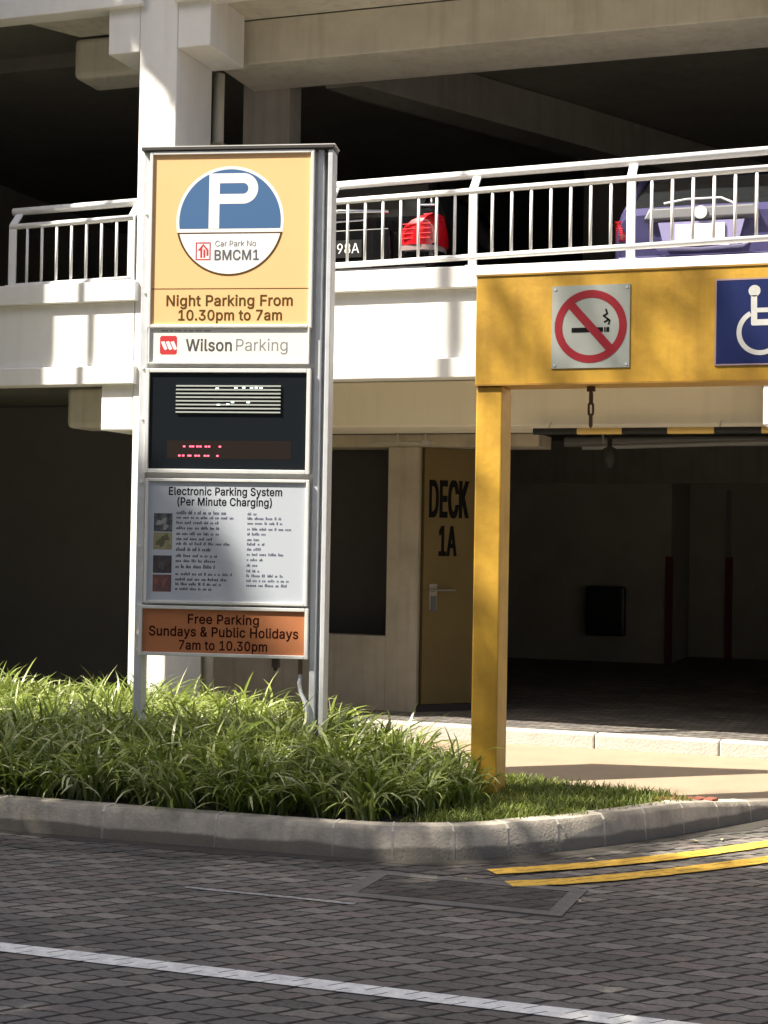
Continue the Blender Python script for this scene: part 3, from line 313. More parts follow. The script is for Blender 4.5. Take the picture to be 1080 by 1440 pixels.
def tag(o, label=None, cat=None, group=None, kind=None):
    if label: o['label'] = label
    if cat: o['category'] = cat
    if group: o['group'] = group
    if kind: o['kind'] = kind
    return o
def thing(name, label, cat, loc=(0,0,0), rz=0, group=None):
    o = bpy.data.objects.new(name, None); C.objects.link(o); o.location = loc; o.rotation_euler = (0, 0, rz); o.empty_display_size = .2
    return tag(o, label, cat, group)
def copy_tree(o, parent=None):
    c = o.copy(); C.objects.link(c)
    if parent is not None: c.parent = parent
    for ch in [q for q in bpy.data.objects if q.parent == o]: copy_tree(ch, c)
    return c
def struct(o): return tag(o, kind='structure')
def catmull(pts, step=.05):
    P = [Vector(p) for p in pts]; P = [P[0]*2-P[1]]+P+[P[-1]*2-P[-2]]; out = []
    for i in range(1, len(P)-2):
        n = max(2, int((P[i+1]-P[i]).length/step))
        for k in range(n):
            t = k/n; a, b, c, d = P[i-1:i+3]
            out.append(.5*((2*b)+(c-a)*t+(2*a-5*b+4*c-d)*t*t+(3*b-a-3*c+d)*t**3))
    out.append(P[-2]); return out

# ---------------------------------------------------------------- ground
mb = MB(); mb.add([(-150,-150,0),(150,-150,0),(150,150,0),(-150,150,0)], [(0,1,2,3)])
struct(mb.build('road', paver_m))

KP = [(-14,7.10),(-9,7.10),(-4.57,7.12),(-3.2,7.16),(-2.69,7.19),(-2.41,7.24),(-2.13,7.38),(-1.93,7.56),(-1.70,7.82),(-1.42,8.22),(-1.18,8.62),(-.99,8.96),(-.80,9.28),(-.52,9.58),(-.15,9.74),(.5,9.80),(9,9.80)]
path = catmull(KP, .012)
def nrm2(i):
    t = (path[min(i+1, len(path)-1)]-path[max(i-1, 0)]).normalized(); return Vector((-t.y, t.x))
KW = .14
def kerb_top(p):        # kerb drops towards the driveway
    t = min(1, max(0, (p.y-8.55)/.9)) if p.x > -1.6 else 0
    return .165-.085*t
kb = MB(); mo = MB(); acc = 0; seg = [0]; L = [0]
for i in range(1, len(path)): L.append(L[-1]+(path[i]-path[i-1]).length)
def stone(mb_, i0, i1, inset, dz):
    rings = []
    for i in range(i0, i1+1):
        p = path[i]; nn = nrm2(i); zt = kerb_top(p)-dz
        a = p+nn*inset; b = p+nn*(.018+inset*.5); c = p+nn*KW
        rings.append([(a.x,a.y,-.05),(b.x,b.y,zt-.025),(b.x+nn.x*.02,b.y+nn.y*.02,zt),(c.x,c.y,zt),(c.x,c.y,-.05)])
    mb_.loft(rings)
i = 0
while i < len(path)-2:
    want = .30 if -2.75 < path[i].x < -.6 else .62
    j = i+1
    while j < len(path)-1 and L[j]-L[i] < want: j += 1
    if j-i > 1:
        stone(kb, i, j-1 if j-i > 4 else j, 0, random.uniform(0, .004))
        stone(mo, j-1, j, -.001, -.0006)
    i = j
struct(kb.build('kerb', kerb_m, auto=40)); struct(mo.build('kerb_joint', mortar_m))
# damp strip of gutter at the foot of the kerb
gv = []; gf = []
for i, p in enumerate(path):
    nn = nrm2(i); w = .10+.03*math.sin(i*.045)+.02*math.sin(i*.15)
    a = p-nn*w; gv += [(p.x+nn.x*.05, p.y+nn.y*.05, .004), (a.x, a.y, .004)]
    if i: gf.append((2*i-2, 2*i-1, 2*i+1, 2*i))
mb = MB(); mb.add(gv, gf); struct(mb.build('gutter', gutter_m))
gv = []; gf = []
for i, p in enumerate(path[::4]):
    nn = nrm2(i*4); w = .27+.05*math.sin(i*.13)+.035*math.sin(i*.41+1)+.025*math.sin(i*1.17)+random.uniform(-.012,.012)
    a = p-nn*w; gv += [(p.x, p.y, .0022), (a.x, a.y, .0022)]
    if i: gf.append((2*i-2, 2*i-1, 2*i+1, 2*i))
mb = MB(); mb.add(gv, gf); struct(mb.build('damp_pavers', paver_damp))

inn = [path[i]+nrm2(i)*(KW-.01) for i in range(len(path))]
isl = [(p.x, p.y) for p in inn if p.x < -1.14 and p.y < 8.9][::8]
island = isl+[(-1.12,8.86),(-1.30,8.97),(-2.0,9.12),(-2.7,9.25),(-3.15,9.6),(-3.75,10.0),(-4.65,10.45),(-6,10.85),(-14,10.85)]
mb = MB(); mb.prism(island, -.03, .135); struct(mb.build('planter_soil', soil_m))
out_ = [(p.x, p.y) for p in inn if p.x > -1.0][::8]
pv = [(-1.10,8.80)]+out_[1:]+[(9,11.36),(-14,11.36),(-14,10.84),(-5.99,10.84),(-4.64,10.44),(-3.74,9.99),(-3.14,9.59),(-2.68,9.23),(-1.98,9.10),(-1.28,8.95)]
mb = MB(); mb.prism(pv, -.03, .062); struct(mb.build('pavement', pave_m))
mb = MB()
for k in range(5):
    mb.prism([(-1.44+.065*k, 8.74+.03*k), (-1.385+.065*k, 8.72+.03*k), (-1.36+.065*k, 8.84+.02*k), (-1.415+.065*k, 8.86+.02*k)], .05, .150+.002*(k % 2))
struct(mb.build('clay_edging', brick_red, bevel=.006))

# painted lines: white line along the lane, double yellow lines round the kerb
def ribbon(pl, w, z, m_, name, gap=None):
    v = []; f = []
    for i, p in enumerate(pl):
        t = (pl[min(i+1, len(pl)-1)]-pl[max(i-1, 0)]).normalized(); nn = Vector((-t.y, t.x))
        wj = random.uniform(-.004, .004)
        for k in (-1, 1): q = p+nn*k*(w/2+wj); v.append((q.x, q.y, z))
        if i: f.append((2*i-2, 2*i, 2*i+1, 2*i-1))
    mb = MB(); mb.add(v, f); return struct(mb.build(name, m_))
def line_mat(base, name):
    M = base.copy(); M.name = name; n = M.node_tree.nodes; l = M.node_tree.links; b = n['Principled BSDF']
    src = b.inputs['Base Color'].links[0].from_socket
    pn = paver_m.node_tree
    # dark joints of the pavers show through the paint
    g = n.new('ShaderNodeNewGeometry'); s = n.new('ShaderNodeSeparateXYZ'); l.new(g.outputs['Position'], s.inputs[0])
    def M_(op, a, bb=None):
        q = n.new('ShaderNodeMath'); q.operation = op
        for i, v in enumerate((a, bb)):
            if v is None: continue
            if isinstance(v, (int, float)): q.inputs[i].default_value = v
            else: l.new(v, q.inputs[i])
        return q.outputs[0]
    wob = n.new('ShaderNodeTexNoise'); wob.inputs['Scale'].default_value = 3.5; l.new(g.outputs['Position'], wob.inputs['Vector'])
    wv = M_('MULTIPLY', M_('SUBTRACT', wob.outputs['Fac'], .5), .03)
    x, y = s.outputs[0], M_('ADD', s.outputs[1], .035)
    x1 = M_('ADD', M_('ADD', x, wv), M_('MULTIPLY', M_('MODULO', M_('ADD', y, 50.4), .105), -.75))
    y1 = M_('ADD', M_('ADD', y, M_('MULTIPLY', wv, .6)), M_('MULTIPLY', M_('PINGPONG', x, .0525), .30))
    cb = n.new('ShaderNodeCombineXYZ'); l.new(x1, cb.inputs[0]); l.new(y1, cb.inputs[1])
    br = n.new('ShaderNodeTexBrick'); l.new(cb.outputs[0], br.inputs['Vector'])
    br.inputs['Scale'].default_value = 1; br.inputs['Mortar Size'].default_value = .0042; br.inputs['Mortar Smooth'].default_value = .3
    br.inputs['Brick Width'].default_value = .14; br.inputs['Row Height'].default_value = 40; br.offset = 0
    mx = n.new('ShaderNodeMix'); mx.data_type = 'RGBA'; l.new(br.outputs['Fac'], mx.inputs[0]); l.new(src, mx.inputs[6]); mx.inputs[7].default_value = (.02, .018, .015, 1)
    l.new(mx.outputs[2], b.inputs['Base Color']); return M
wl = [Vector((x*.2, 5.115)) for x in range(-60, 60)]
ribbon(wl, .112, .004, line_mat(wline, 'white line on pavers'), 'road_line')
ol = [Vector((x*.05, 6.30)) for x in range(-62, -45)]
ribbon(ol, .035, .004, mat('worn white paint', (.42, .41, .39), .85, var=.9, scale=30, dirt=(.09, .085, .08)), 'road_line')
ym = line_mat(yline, 'yellow line on pavers')
for pts in ([(-1.93,7.15),(-1.72,7.33),(-1.45,7.58),(-1.12,7.96),(-.80,8.40),(-.55,8.78),(-.25,9.10),(.3,9.3),(2,9.34)], [(-1.79,6.93),(-1.55,7.10),(-1.28,7.36),(-.98,7.70),(-.68,8.08),(-.40,8.48),(-.1,8.8),(.4,9.0),(2,9.04)]):
    ribbon(catmull(pts, .04), .118, .008, ym, 'road_line')

# drain cover set in the road
dr = thing('drain_cover', 'dark drain cover in a worn concrete surround set in the road by the kerb', 'drain', (-1.93,6.69,0))
mb = MB()
for a in ((-.50,.50,-.27,-.20),(-.50,.50,.20,.27),(-.50,-.43,-.199,.199),(.43,.50,-.199,.199)): mb.box(a[0],a[1],a[2],a[3],-.02,.0075)
mb.build('surround', drain_frame_m, dr)
mb = MB(); mb.box(-.428,.428,-.198,.198,-.02,.0045)
mb.build('cover', paver_dark, dr)

# fallen leaves on the road
lf = MB(); lf.add([(-.03,0,.006),(0,-.012,.014),(.035,.002,.006),(0,.014,.012)], [(0,1,2,3)])
lfo = lf.build('fallen_leaf', litter_m)
for k, (x, y) in enumerate([(-1.15,8.30),(-1.02,8.42),(-1.55,7.62),(-1.42,6.72),(-2.72,6.92),(-2.0,6.95),(-3.1,6.75)]):
    o = lfo if k == 0 else lfo.copy()
    if k: C.objects.link(o)
    o.location = (x, y, .004); o.rotation_euler = (0, 0, k*1.7); s_ = (1.1,.8,.9,.8,.6,.6,.7)[k]; o.scale = (s_, s_, s_)
    tag(o, 'small pale dry leaf lying on the pavers near the kerb', 'leaf', 'dry leaves on the road')

# ---------------------------------------------------------------- car park building
bld = thing('carpark_building', 'white painted multi-storey car park with open decks behind the parking sign', 'building', (-6.3,12,0))
W_ = dict(parent=bld, world=True)
ST = 3.28
FZ = -.14
cols = [-6.5+5.62*k for k in range(-1, 3)]
for x in cols:
    mb = MB(); mb.box(x, x+.36, 12.0, 12.70, -.2, 10.4); mb.build('column', white, bevel=.012, **W_)
    for lv in (0, 1, 2):
        z0 = 2.475+ST*lv
        for a in (x-.31, x+.362):
            mb = MB(); mb.box(a, a+.308, 12.004, 12.70, z0, z0+.47); mb.build('bracket', white, bevel=.01, **W_)
for k, x in enumerate(cols[:-1]):
    xa, xb = x+.36, x+5.62
    for lv in (0, 1, 2):
        dz = ST*lv
        mb = MB(); mb.box(xa+.004, xb-.004, 12.0, 12.14, 3.03+dz, 3.585+dz); mb.build('parapet_wall', white, **W_)
        xe = xb+.035 if k == 0 else xb+.03
        mb = MB(); mb.box(xa-.03, xe, 11.945, 12.14, 3.588+dz, 3.76+dz); mb.build('upper_ledge', white, bevel=.008, **W_)
        mb = MB(); mb.box(xa-.03, xe, 11.945, 12.14, 2.87+dz, 3.027+dz); mb.build('lower_ledge', white, bevel=.008, **W_)
        if k > 0:
            mb = MB(); mb.box(xa+.002, xb-.002, 12.8, 13.6, 2.545+dz, 2.94+dz); mb.build('beam', cream_lit if lv == 0 else shaded, bevel=.01, **W_)  # lower beam coloured brighter for bounce, upper ones darker for shade
            mb = MB(); mb.box(xa, xb, 12.145, 12.797, 2.945+dz, 2.955+dz); mb.build('soffit', shaded, **W_)
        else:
            mb = MB(); mb.box(-7.63, xb-.005, 12.8, 13.25, 2.56+dz, 2.94+dz); mb.build('haunch', shaded, bevel=.05, seg=3, **W_)
            mb = MB(); mb.prism([(-8.1,12.145),(xb,12.145),(xb,12.797),(-7.56,12.797),(-7.91,12.146)][1:], 2.945+dz, 2.955+dz); mb.build('soffit', shaded, **W_)
# skewed inner beams running back from the front column
for lv in (1,):
    dz = ST*lv
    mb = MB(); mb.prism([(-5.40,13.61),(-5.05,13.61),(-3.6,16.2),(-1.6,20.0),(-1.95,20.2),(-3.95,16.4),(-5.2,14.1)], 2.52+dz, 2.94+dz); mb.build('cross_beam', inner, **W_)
# slabs (three storeys)
for lv, nm in ((0,'deck_slab'),(1,'deck_slab'),(2,'roof_slab')):
    dz = ST*lv
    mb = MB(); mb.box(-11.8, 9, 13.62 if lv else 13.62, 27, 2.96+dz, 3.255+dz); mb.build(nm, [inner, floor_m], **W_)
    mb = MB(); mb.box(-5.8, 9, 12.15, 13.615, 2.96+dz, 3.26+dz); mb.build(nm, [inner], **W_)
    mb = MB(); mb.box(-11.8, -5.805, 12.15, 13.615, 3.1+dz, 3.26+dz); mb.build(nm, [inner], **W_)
# deck finish, back and side walls
mb = MB(); mb.box(-11.8, 9, 12.15, 26.9, 3.265, 3.272); mb.build('deck_floor', floor_m, **W_)
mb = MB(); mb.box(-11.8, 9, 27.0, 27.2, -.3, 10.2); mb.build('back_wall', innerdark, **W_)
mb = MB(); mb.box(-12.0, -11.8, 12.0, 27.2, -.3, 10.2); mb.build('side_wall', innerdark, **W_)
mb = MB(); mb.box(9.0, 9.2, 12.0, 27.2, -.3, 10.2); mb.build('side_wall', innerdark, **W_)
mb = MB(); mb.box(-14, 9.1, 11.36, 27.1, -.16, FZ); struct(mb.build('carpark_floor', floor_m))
mb = MB()
x = -14
while x < 9:
    mb.box(x, x+.894, 11.362, 11.50, FZ-.02, .168+random.uniform(-.002,.002)); x += .9
struct(mb.build('entrance_kerb', mat('pale kerb', (.46,.445,.40), .85, var=.5, scale=6, bump=.3, streak=.4, dirt=(.36,.33,.28)), bevel=.012))
# inner wall facing the road with the dark-backed store opening, then the skewed deck door
iw = mat('cream inner wall', (.43, .37, .28), .85, var=.35, scale=2.2, streak=.35, dirt=(.13,.11,.08))
mb = MB()
mb.box(-6.60, -5.82, 13.60, 13.80, FZ-.1, 2.42); mb.box(-4.71, -4.41, 13.60, 13.80, FZ-.1, 2.42)
mb.box(-5.818, -4.712, 13.60, 13.80, FZ-.1, .68)
mb.build('inner_wall', iw, **W_)
mb = MB(); mb.box(-6.60, -3.3, 13.605, 14.1, 2.424, 2.54); mb.build('wall_lintel', iw, bevel=.006, **W_)
mb = MB(); mb.box(-5.84, -4.68, 14.05, 14.10, .4, 2.41); mb.build('opening_dark_sheet', mat('unlit opening tone', (.045,.042,.04), .8, var=.3), **W_)  # dark sheet standing in for the unlit interior behind the opening
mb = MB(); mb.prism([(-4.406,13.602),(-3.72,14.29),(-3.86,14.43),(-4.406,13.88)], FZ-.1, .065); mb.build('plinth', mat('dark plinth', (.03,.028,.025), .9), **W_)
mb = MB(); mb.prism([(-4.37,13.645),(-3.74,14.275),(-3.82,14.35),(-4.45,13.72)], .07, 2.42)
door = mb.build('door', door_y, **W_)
s2 = math.sqrt(.5)
df = frame((-4.37,13.645,.07), (s2,s2,0), (0,0,1))
mb = MB(); df2 = frame((-4.37,13.645,.07), (s2,s2,0), (0,0,1), .3); mb.text(df2, 'DECK', 'B', .245, 1.72, .335, .004, width=.40); mb.text(df2, 'DECK', 'B', .259, 1.72, .335, .006, width=.41); [mb.text(df2, '1A', 'B', .24+q_, 1.365, .27, .004+q_*.2, width=.18) for q_ in (0, .012)]
mb.build('lettering', [black_ink, door_y], door)
mb = MB(); mb.box(0,0,0,0,0,0)
mb = MB(); mb.tube([df(.10,1.04,.0),df(.10,1.04,.05),df(.10,1.04,.055)], .012); mb.tube([df(.03,1.045,.055),df(.30,1.045,.06)], .011)
mb.poly(df, [(.06,.86),(.14,.86),(.14,1.10),(.06,1.10)], .006)
mb.build('handle', [mat('dull steel', (.22,.20,.16), .5, metal=.5)], door)
mb = MB(); mb.poly(df, [(.075,.85),(.13,.85),(.13,.99),(.075,.99)], .012); mb.build('lock_plate', black, door)
# upper level stub wall behind the column
mb = MB(); mb.box(-6.25, -5.77, 13.62, 13.9, 3.28, 6.2); mb.build('pier', mat('dim cream wall', (.40,.37,.34), .85, var=.3, scale=2, streak=.3), **W_)
# rain water pipe beside the column
mb = MB()
mb.tube([(-6.15,12.86,-.1),(-6.15,12.86,5.78)], .052, 14)
mb.build('downpipe', mat('cream pipe', (.80,.75,.65), .55, var=.2), smooth=True, **W_)
for z in (.9, 2.2, 3.9, 5.1):
    mb = MB(); mb.box(-6.215,-6.085,12.80,12.915,z,z+.04); mb.build('pipe_clip', iw, **W_)
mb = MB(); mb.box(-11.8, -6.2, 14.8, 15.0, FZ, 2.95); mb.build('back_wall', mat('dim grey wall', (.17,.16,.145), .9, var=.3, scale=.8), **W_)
# back walls of the ground deck, with painted corner guards
k_ = 1.2
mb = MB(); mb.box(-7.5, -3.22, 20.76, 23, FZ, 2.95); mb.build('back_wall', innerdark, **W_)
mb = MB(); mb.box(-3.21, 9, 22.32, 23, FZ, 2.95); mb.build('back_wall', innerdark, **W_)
mb = MB(); mb.box(-11.8, 9, 20.6, 20.75, 2.38, 2.95); mb.build('beam', inner, **W_)
redm = mat('red corner guard', (.11,.006,.012), .7)
mb = MB(); mb.box(-3.29,-3.215,20.735,20.757,-.05,1.42); mb.box(-3.217,-3.205,20.757,20.85,-.05,1.42); mb.build('corner_guard', redm, **W_)
mb = MB(); mb.box(-2.70,-2.60,22.29,22.317,-.05,1.42); mb.build('corner_guard', redm, **W_)
mb = MB(); mb.box(-2.70,-2.63,22.295,22.317,1.43,2.35); mb.build('corner_strip', mat('pale strip', (.16,.155,.15), .7), **W_)
for q in ((-4.0,18.6),(1.6,18.6)):
    mb = MB(); mb.box(q[0],q[0]+.5,q[1],q[1]+.5,3.28,6.2); mb.build('inner_column', inner, **W_)
# pipes and fittings under the ground deck ceiling
mb = MB(); mb.tube([(-4.92,13.56,2.44),(-4.78,13.52,2.46),(-4.26,13.52,2.455)], .011, 8); mb.tube([(-4.60,13.52,2.46),(-4.60,13.52,2.60)], .008, 6); mb.tube([(-4.33,13.52,2.45),(-4.33,13.52,2.6)], .008, 6)
mb.box(-4.62,-4.58,13.49,13.55,2.44,2.475); mb.box(-4.36,-4.29,13.49,13.55,2.43,2.47)
mb.build('conduit', mat('grey conduit', (.40,.37,.33), .5), **W_)
mb = MB(); mb.tube([(-3.6,16,2.62),(8,16,2.62)], .05, 10); mb.tube([(-3.2,15,2.5),(-1.2,15,2.55),(8,15,2.55)], .025, 8)
for q in (-3.0,-1.2,.8): mb.tube([(q,15,2.5),(q,15,2.96)], .01, 6)
mb.build('service_pipe', mat('grey pipe', (.30,.29,.27), .5), **W_)
mb = MB(); mb.loft([[(-2.66+.001*0+r*math.cos(a*math.pi/6), 13.6+r*math.sin(a*math.pi/6), z) for a in range(12)] for r, z in ((.02,2.6),(.02,2.42),(.055,2.40),(.06,2.30),(.03,2.23))]); mb.build('ceiling_fitting', blackm, smooth=True, **W_)

# cabinet on the back wall
cb_ = thing('wall_cabinet', 'black box cabinet fixed on the dim back wall of the ground deck', 'cabinet', (-4.06,20.6,.35))
mb = MB(); mb.box(-.26,.26,0,.157,.0,.66); mb.build('cabinet_body', black, cb_, bevel=.03)
mb = MB(); mb.box(-.22,.22,-.012,-.001,.04,.62); mb.build('cabinet_door', black, cb_, bevel=.008)

# striped height bar under the front beam
hb = thing('height_bar', 'black and yellow striped height bar hanging under the front beam', 'bar', (-1.2,12.72,2.49))
mb = MB()
edge = -3.13+1.2; x = edge
for k in range(14):
    mb.cm = k % 2; mb.tube([(x,0,0),(x+.372,0,0)], .028, 12); x += .372
mb.build('striped_tube', [blackm, mat('stripe yellow', (.62,.42,.12), .5)], hb, auto=50)
for q in (-1.8,-.4,1.6,3.0):
    mb = MB(); mb.tube([(q,.0,.02),(q,.13,.12)], .006, 6); mb.build('hanger', galv, hb)

# ---------------------------------------------------------------- railings on the upper deck ledge
def railing(label, posts, x0, x1, slant_last=True):
    r = thing('deck_railing', label, 'railing', ((x0+x1)/2, 11.99, 3.76), 0, 'white railings on the upper deck ledge')
    sl = .0178; zx = lambda x: (x+4.66)*sl+.004
    Yr = 12.0; Yt = 12.115
    def P(x, y, z): return (x, y, z)
    mb = MB(); mb.tube([(x0,Yt,4.505+zx(x0)),(x1,Yt,4.505+zx(x1))], .034, 14); mb.build('top_rail', railw, r, smooth=True, world=True)
    mb = MB(); mb.tube([(x0+.05,Yr,4.345+zx(x0)),(x1-.02,Yr,4.345+zx(x1))], .025, 12); mb.build('middle_rail', railw, r, smooth=True, world=True)
    mb = MB(); mb.tube([(x0+.05,Yr,3.815+zx(x0)),(x1-.02,Yr,3.815+zx(x1))], .024, 12); mb.build('bottom_rail', railw, r, smooth=True, world=True)
    for p in posts:
        z1 = 4.36+zx(p); z2 = 4.49+zx(p); w = .034
        mb = MB(); mb.loft([[(p-w,Yr-.014,z),(p+w,Yr-.014,z),(p+w,Yr+.014,z),(p-w,Yr+.014,z)] for z in (3.762, z1)]+[[(p-w,Yt-.014,z2),(p+w,Yt-.014,z2),(p+w,Yt+.014,z2),(p-w,Yt+.014,z2)]])
        mb.box(p-.05,p+.05,Yr-.04,Yr+.05,3.7605,3.769)
        mb.build('post', railw, r, world=True, bevel=.006)
    for a, b in zip(posts[:-1], posts[1:]):
        for k in range(1, 8):
            q = a+(b-a)*k/8
            mb = MB(); mb.tube([(q,Yr,3.83+zx(q)),(q,Yr,4.335+zx(q))], .0125, 8); mb.build('baluster', railw, r, smooth=True, world=True)
railing('short white railing left of the tall white column', [-7.73,-6.54], -7.80, -6.515)
railing('long white railing on the ledge right of the parking sign', [-4.70,-3.475,-2.205,-.94], -6.05, -.55)

# ---------------------------------------------------------------- parking sign
SA = R(11.5)
sg = thing('parking_sign', 'tall car park information sign with peach panel, dark display and orange board on steel posts', 'sign', (-3.406,8.733,.1845), SA)
sg.scale = (.965, .965, .965)
Z0 = .135
sf = frame((0,0,-Z0), (1,0,0), (0,0,1))      # u along the sign (0 at its right edge), v = height above the road
def sbox(mb, u0, u1, v0, v1, y0, y1): return mb.box(u0, u1, y0, y1, v0-Z0, v1-Z0)
# posts: right one is a channel, left one a square tube
mb = MB(); sbox(mb,-.098,-.062,-.2+Z0,3.99,.0,.13); sbox(mb,-.0615,-.031,Z0-.2,3.985,.085,.13); sbox(mb,-.0305,0,Z0-.2,3.985,-.024,.13)
mb.build('post', galv, sg, bevel=.004)
mb = MB(); sbox(mb,-1.222,-1.172,Z0-.2,3.99,.0,.13); mb.build('post', galv, sg, bevel=.005)
mb = MB(); sbox(mb,-1.226,.004,3.993,4.012,-.035,.14); mb.build('cap', mat('dark cap', (.05,.045,.042), .5), sg, bevel=.003)
mb = MB(); sbox(mb,-1.228,.012,4.0125,4.018,-.036,.145); mb.build('cap_flashing', alu, sg)
mb = MB(); sbox(mb,-1.171,-.099,.85,3.985,.03,.12); mb.build('back_box', alu, sg)
def panel(name, u0, u1, v0, v1, mface, fw=.022, depth=.028, y=0):
    mb = MB(); sbox(mb,u0,u1,v0,v1,y-depth+.012,y+.029); f = mb.build(name, mface, sg)
    mb = MB()
    sbox(mb,u0-fw,u0-.0006,v0-fw,v1+fw,y-depth,y+.0285); sbox(mb,u1+.0006,u1+fw,v0-fw,v1+fw,y-depth,y+.0285)
    sbox(mb,u0,u1,v1+.0006,v1+fw,y-depth,y+.0285); sbox(mb,u0,u1,v0-fw,v0-.0006,y-depth,y+.0285)
    mb.build('panel_frame', alu, f, bevel=.003); return f, y-depth+.012
FD = .018
# peach panel with the P disc
pf, yy_ = panel('parking_panel', -1.150, -.140, 2.893, 3.965, peach)
fr = frame((0,-.016,-Z0), (1,0,0), (0,0,1), .2)
CU, CV, RR = -.652, 3.545, .345
mb = MB(); mb.disc(fr, CU, CV, RR, .003); mb.build('disc', white_ink, pf)
mb = MB(); mb.poly(fr, [(CU+.326*math.cos(a), CV+.326*math.sin(a)) for a in [(-.145+ (math.pi+.29)*k/48) for k in range(49)]], .006); mb.build('blue_half', blue_sign, pf)
mb = MB()
mb.ring(fr, CU, CV, .333, .345, .0062, n=40, a0=math.pi+.215, a1=2*math.pi-.215); mb.poly(fr, [(CU-.337,3.466),(CU+.337,3.466),(CU+.337,3.474),(CU-.337,3.474)], .0064); mb.build('disc_outline', brown_ink, pf)
mb = MB()
px, pw = -.788, .068
mb.poly(fr, [(px,3.497),(px+pw,3.497),(px+pw,3.845),(px,3.845)], .0090)
mb.poly(fr, [(px+pw,3.783),(-.57,3.783),(-.57,3.845),(px+pw,3.845)], .0090); mb.poly(fr, [(px+pw,3.653),(-.57,3.653),(-.57,3.715),(px+pw,3.715)], .0090)
mb.ring(fr, -.57, 3.749, .034, .096, .0090, n=24, a0=-math.pi/2, a1=math.pi/2); mb.build('letter_p', white_ink, pf)
mb = MB()
mb.text(fr, 'Car Park No', 'R', -.612, 3.385, .036, .0075, width=.262); mb.build('lettering', grey_ink, pf); mb = MB(); mb.text(fr, 'BMCM1', 'B', -.604, 3.300, .064, .0075, width=.285)
mb.build('car_park_number', grey_ink, pf)
mb = MB()
q = (-.868,-.772,3.300,3.412); t_ = .007
for a in ((q[0],q[1],q[2],q[2]+t_),(q[0],q[1],q[3]-t_,q[3]),(q[0],q[0]+t_,q[2]+t_,q[3]-t_),(q[1]-t_,q[1],q[2]+t_,q[3]-t_)): mb.poly(fr, [(a[0],a[2]),(a[1],a[2]),(a[1],a[3]),(a[0],a[3])], .0075)
cx = -.820
mb.poly(fr, [(cx-.036,3.360),(cx-.018,3.360),(cx-.018,3.315),(cx-.006,3.315),(cx-.006,3.378),(cx,3.388),(cx,3.402)], .0075)
mb.poly(fr, [(cx,3.402),(cx,3.390),(cx+.008,3.378),(cx+.022,3.360),(cx+.022,3.327),(cx+.034,3.327),(cx+.034,3.366)], .0075)
mb.poly(fr, [(cx+.002,3.315),(cx+.014,3.315),(cx+.014,3.364),(cx+.002,3.374)], .0075)
mb.build('house_logo', red_logo, pf)
mb = MB(); mb.poly(fr, [(-1.150,3.117),(-.140,3.117),(-.140,3.122),(-1.150,3.122)], .004); mb.build('panel_joint', brown_ink, pf)
mb = MB(); mb.text(fr, 'Night Parking From', 'B', -.646, 3.012, .068, .0045, width=.81); mb.build('lettering', brown_ink, pf); mb = MB(); mb.text(fr, '10.30pm to 7am', 'B', -.640, 2.921, .066, .0045, width=.665)
mb.build('lettering', brown_ink, pf)
# white operator panel
wp, _ = panel('operator_panel', -1.150, -.140, 2.655, 2.870, whitep, fw=.011)
mb = MB(); x0,x1,y0,y1 = -1.087,-.977,2.705,2.823
mb.poly(fr, [(x0+.01,y0),(x1-.01,y0),(x1,y0+.01),(x1,y1-.01),(x1-.01,y1),(x0+.01,y1),(x0,y1-.01),(x0,y0+.01)], .003)
mb.cm = 1
for k in range(3):
    u = x0+.006+k*.031; mb.poly(fr, [(u,y1-.038),(u+.022,y1-.034),(u+.043,y0+.036),(u+.030,y0+.028),(u+.020,y0+.034)], .006)
mb.build('logo', [red_logo, white_ink], wp)
mb = MB(); mb.text(fr, 'Wilson', 'B', -.772, 2.728, .075, .003, width=.297); mb.build('lettering', mat('charcoal lettering', (.06,.06,.065), .6), wp)
mb = MB(); mb.text(fr, 'Parking', 'R', -.433, 2.728, .075, .003, width=.328); mb.build('lettering', mat('mid grey lettering', (.22,.22,.23), .6), wp); mb = MB()
u = -1.08
while u < -.80:
    w = random.uniform(.015,.05); mb.poly(fr, [(u,2.850),(u+w,2.850),(u+w,2.858),(u,2.858)], .003); u += w+.012
mb.build('fine_print', mat('green grey print', (.30,.36,.30), .6), wp)
# display unit
dp, _ = panel('display_unit', -1.147, -.142, 1.985, 2.590, mat('display glass', (.010,.013,.016), .18), fw=.026)
mb = MB()
for k in range(8):
    v = 2.338+k*.0235; mb.box(-.975,-.305,-.026,-.0185,v-Z0,v+.009-Z0)
mb.build('louvre', led_louv, dp)
mb = MB()
mb.poly(fr, [(-1.03,2.05),(-.235,2.05),(-.235,2.165),(-1.03,2.165)], .003); mb.build('message_window', mat('smoked window', (.02,.014,.012), .25), dp)
mb = MB()
for row, us in ((2.122,(-.925,-.885,-.868,-.84,-.82,-.785,-.765,-.695)),(2.064,(-.955,-.93,-.895,-.885,-.85,-.83,-.79,-.77,-.71))):
    for u in us: mb.poly(fr, [(u,row),(u+.015,row),(u+.015,row+.010),(u,row+.010)], .006)
mb.build('lit_dots', led_red, dp)
mb = MB()
for u, v in ((-.60,2.49),(-.55,2.492),(-.50,2.49),(-.47,2.492),(-.44,2.49),(-.72,2.487),(-.62,2.40),(-.71,2.385),(-.52,2.40),(-.65,2.388)): mb.poly(fr, [(u,v),(u+.02,v),(u+.02,v+.009),(u,v+.009)], .0575)
mb.build('lit_dots', mat('lit white dots', (.6,.7,.65), .5, emit=((.75,1,.9), .7)), dp)
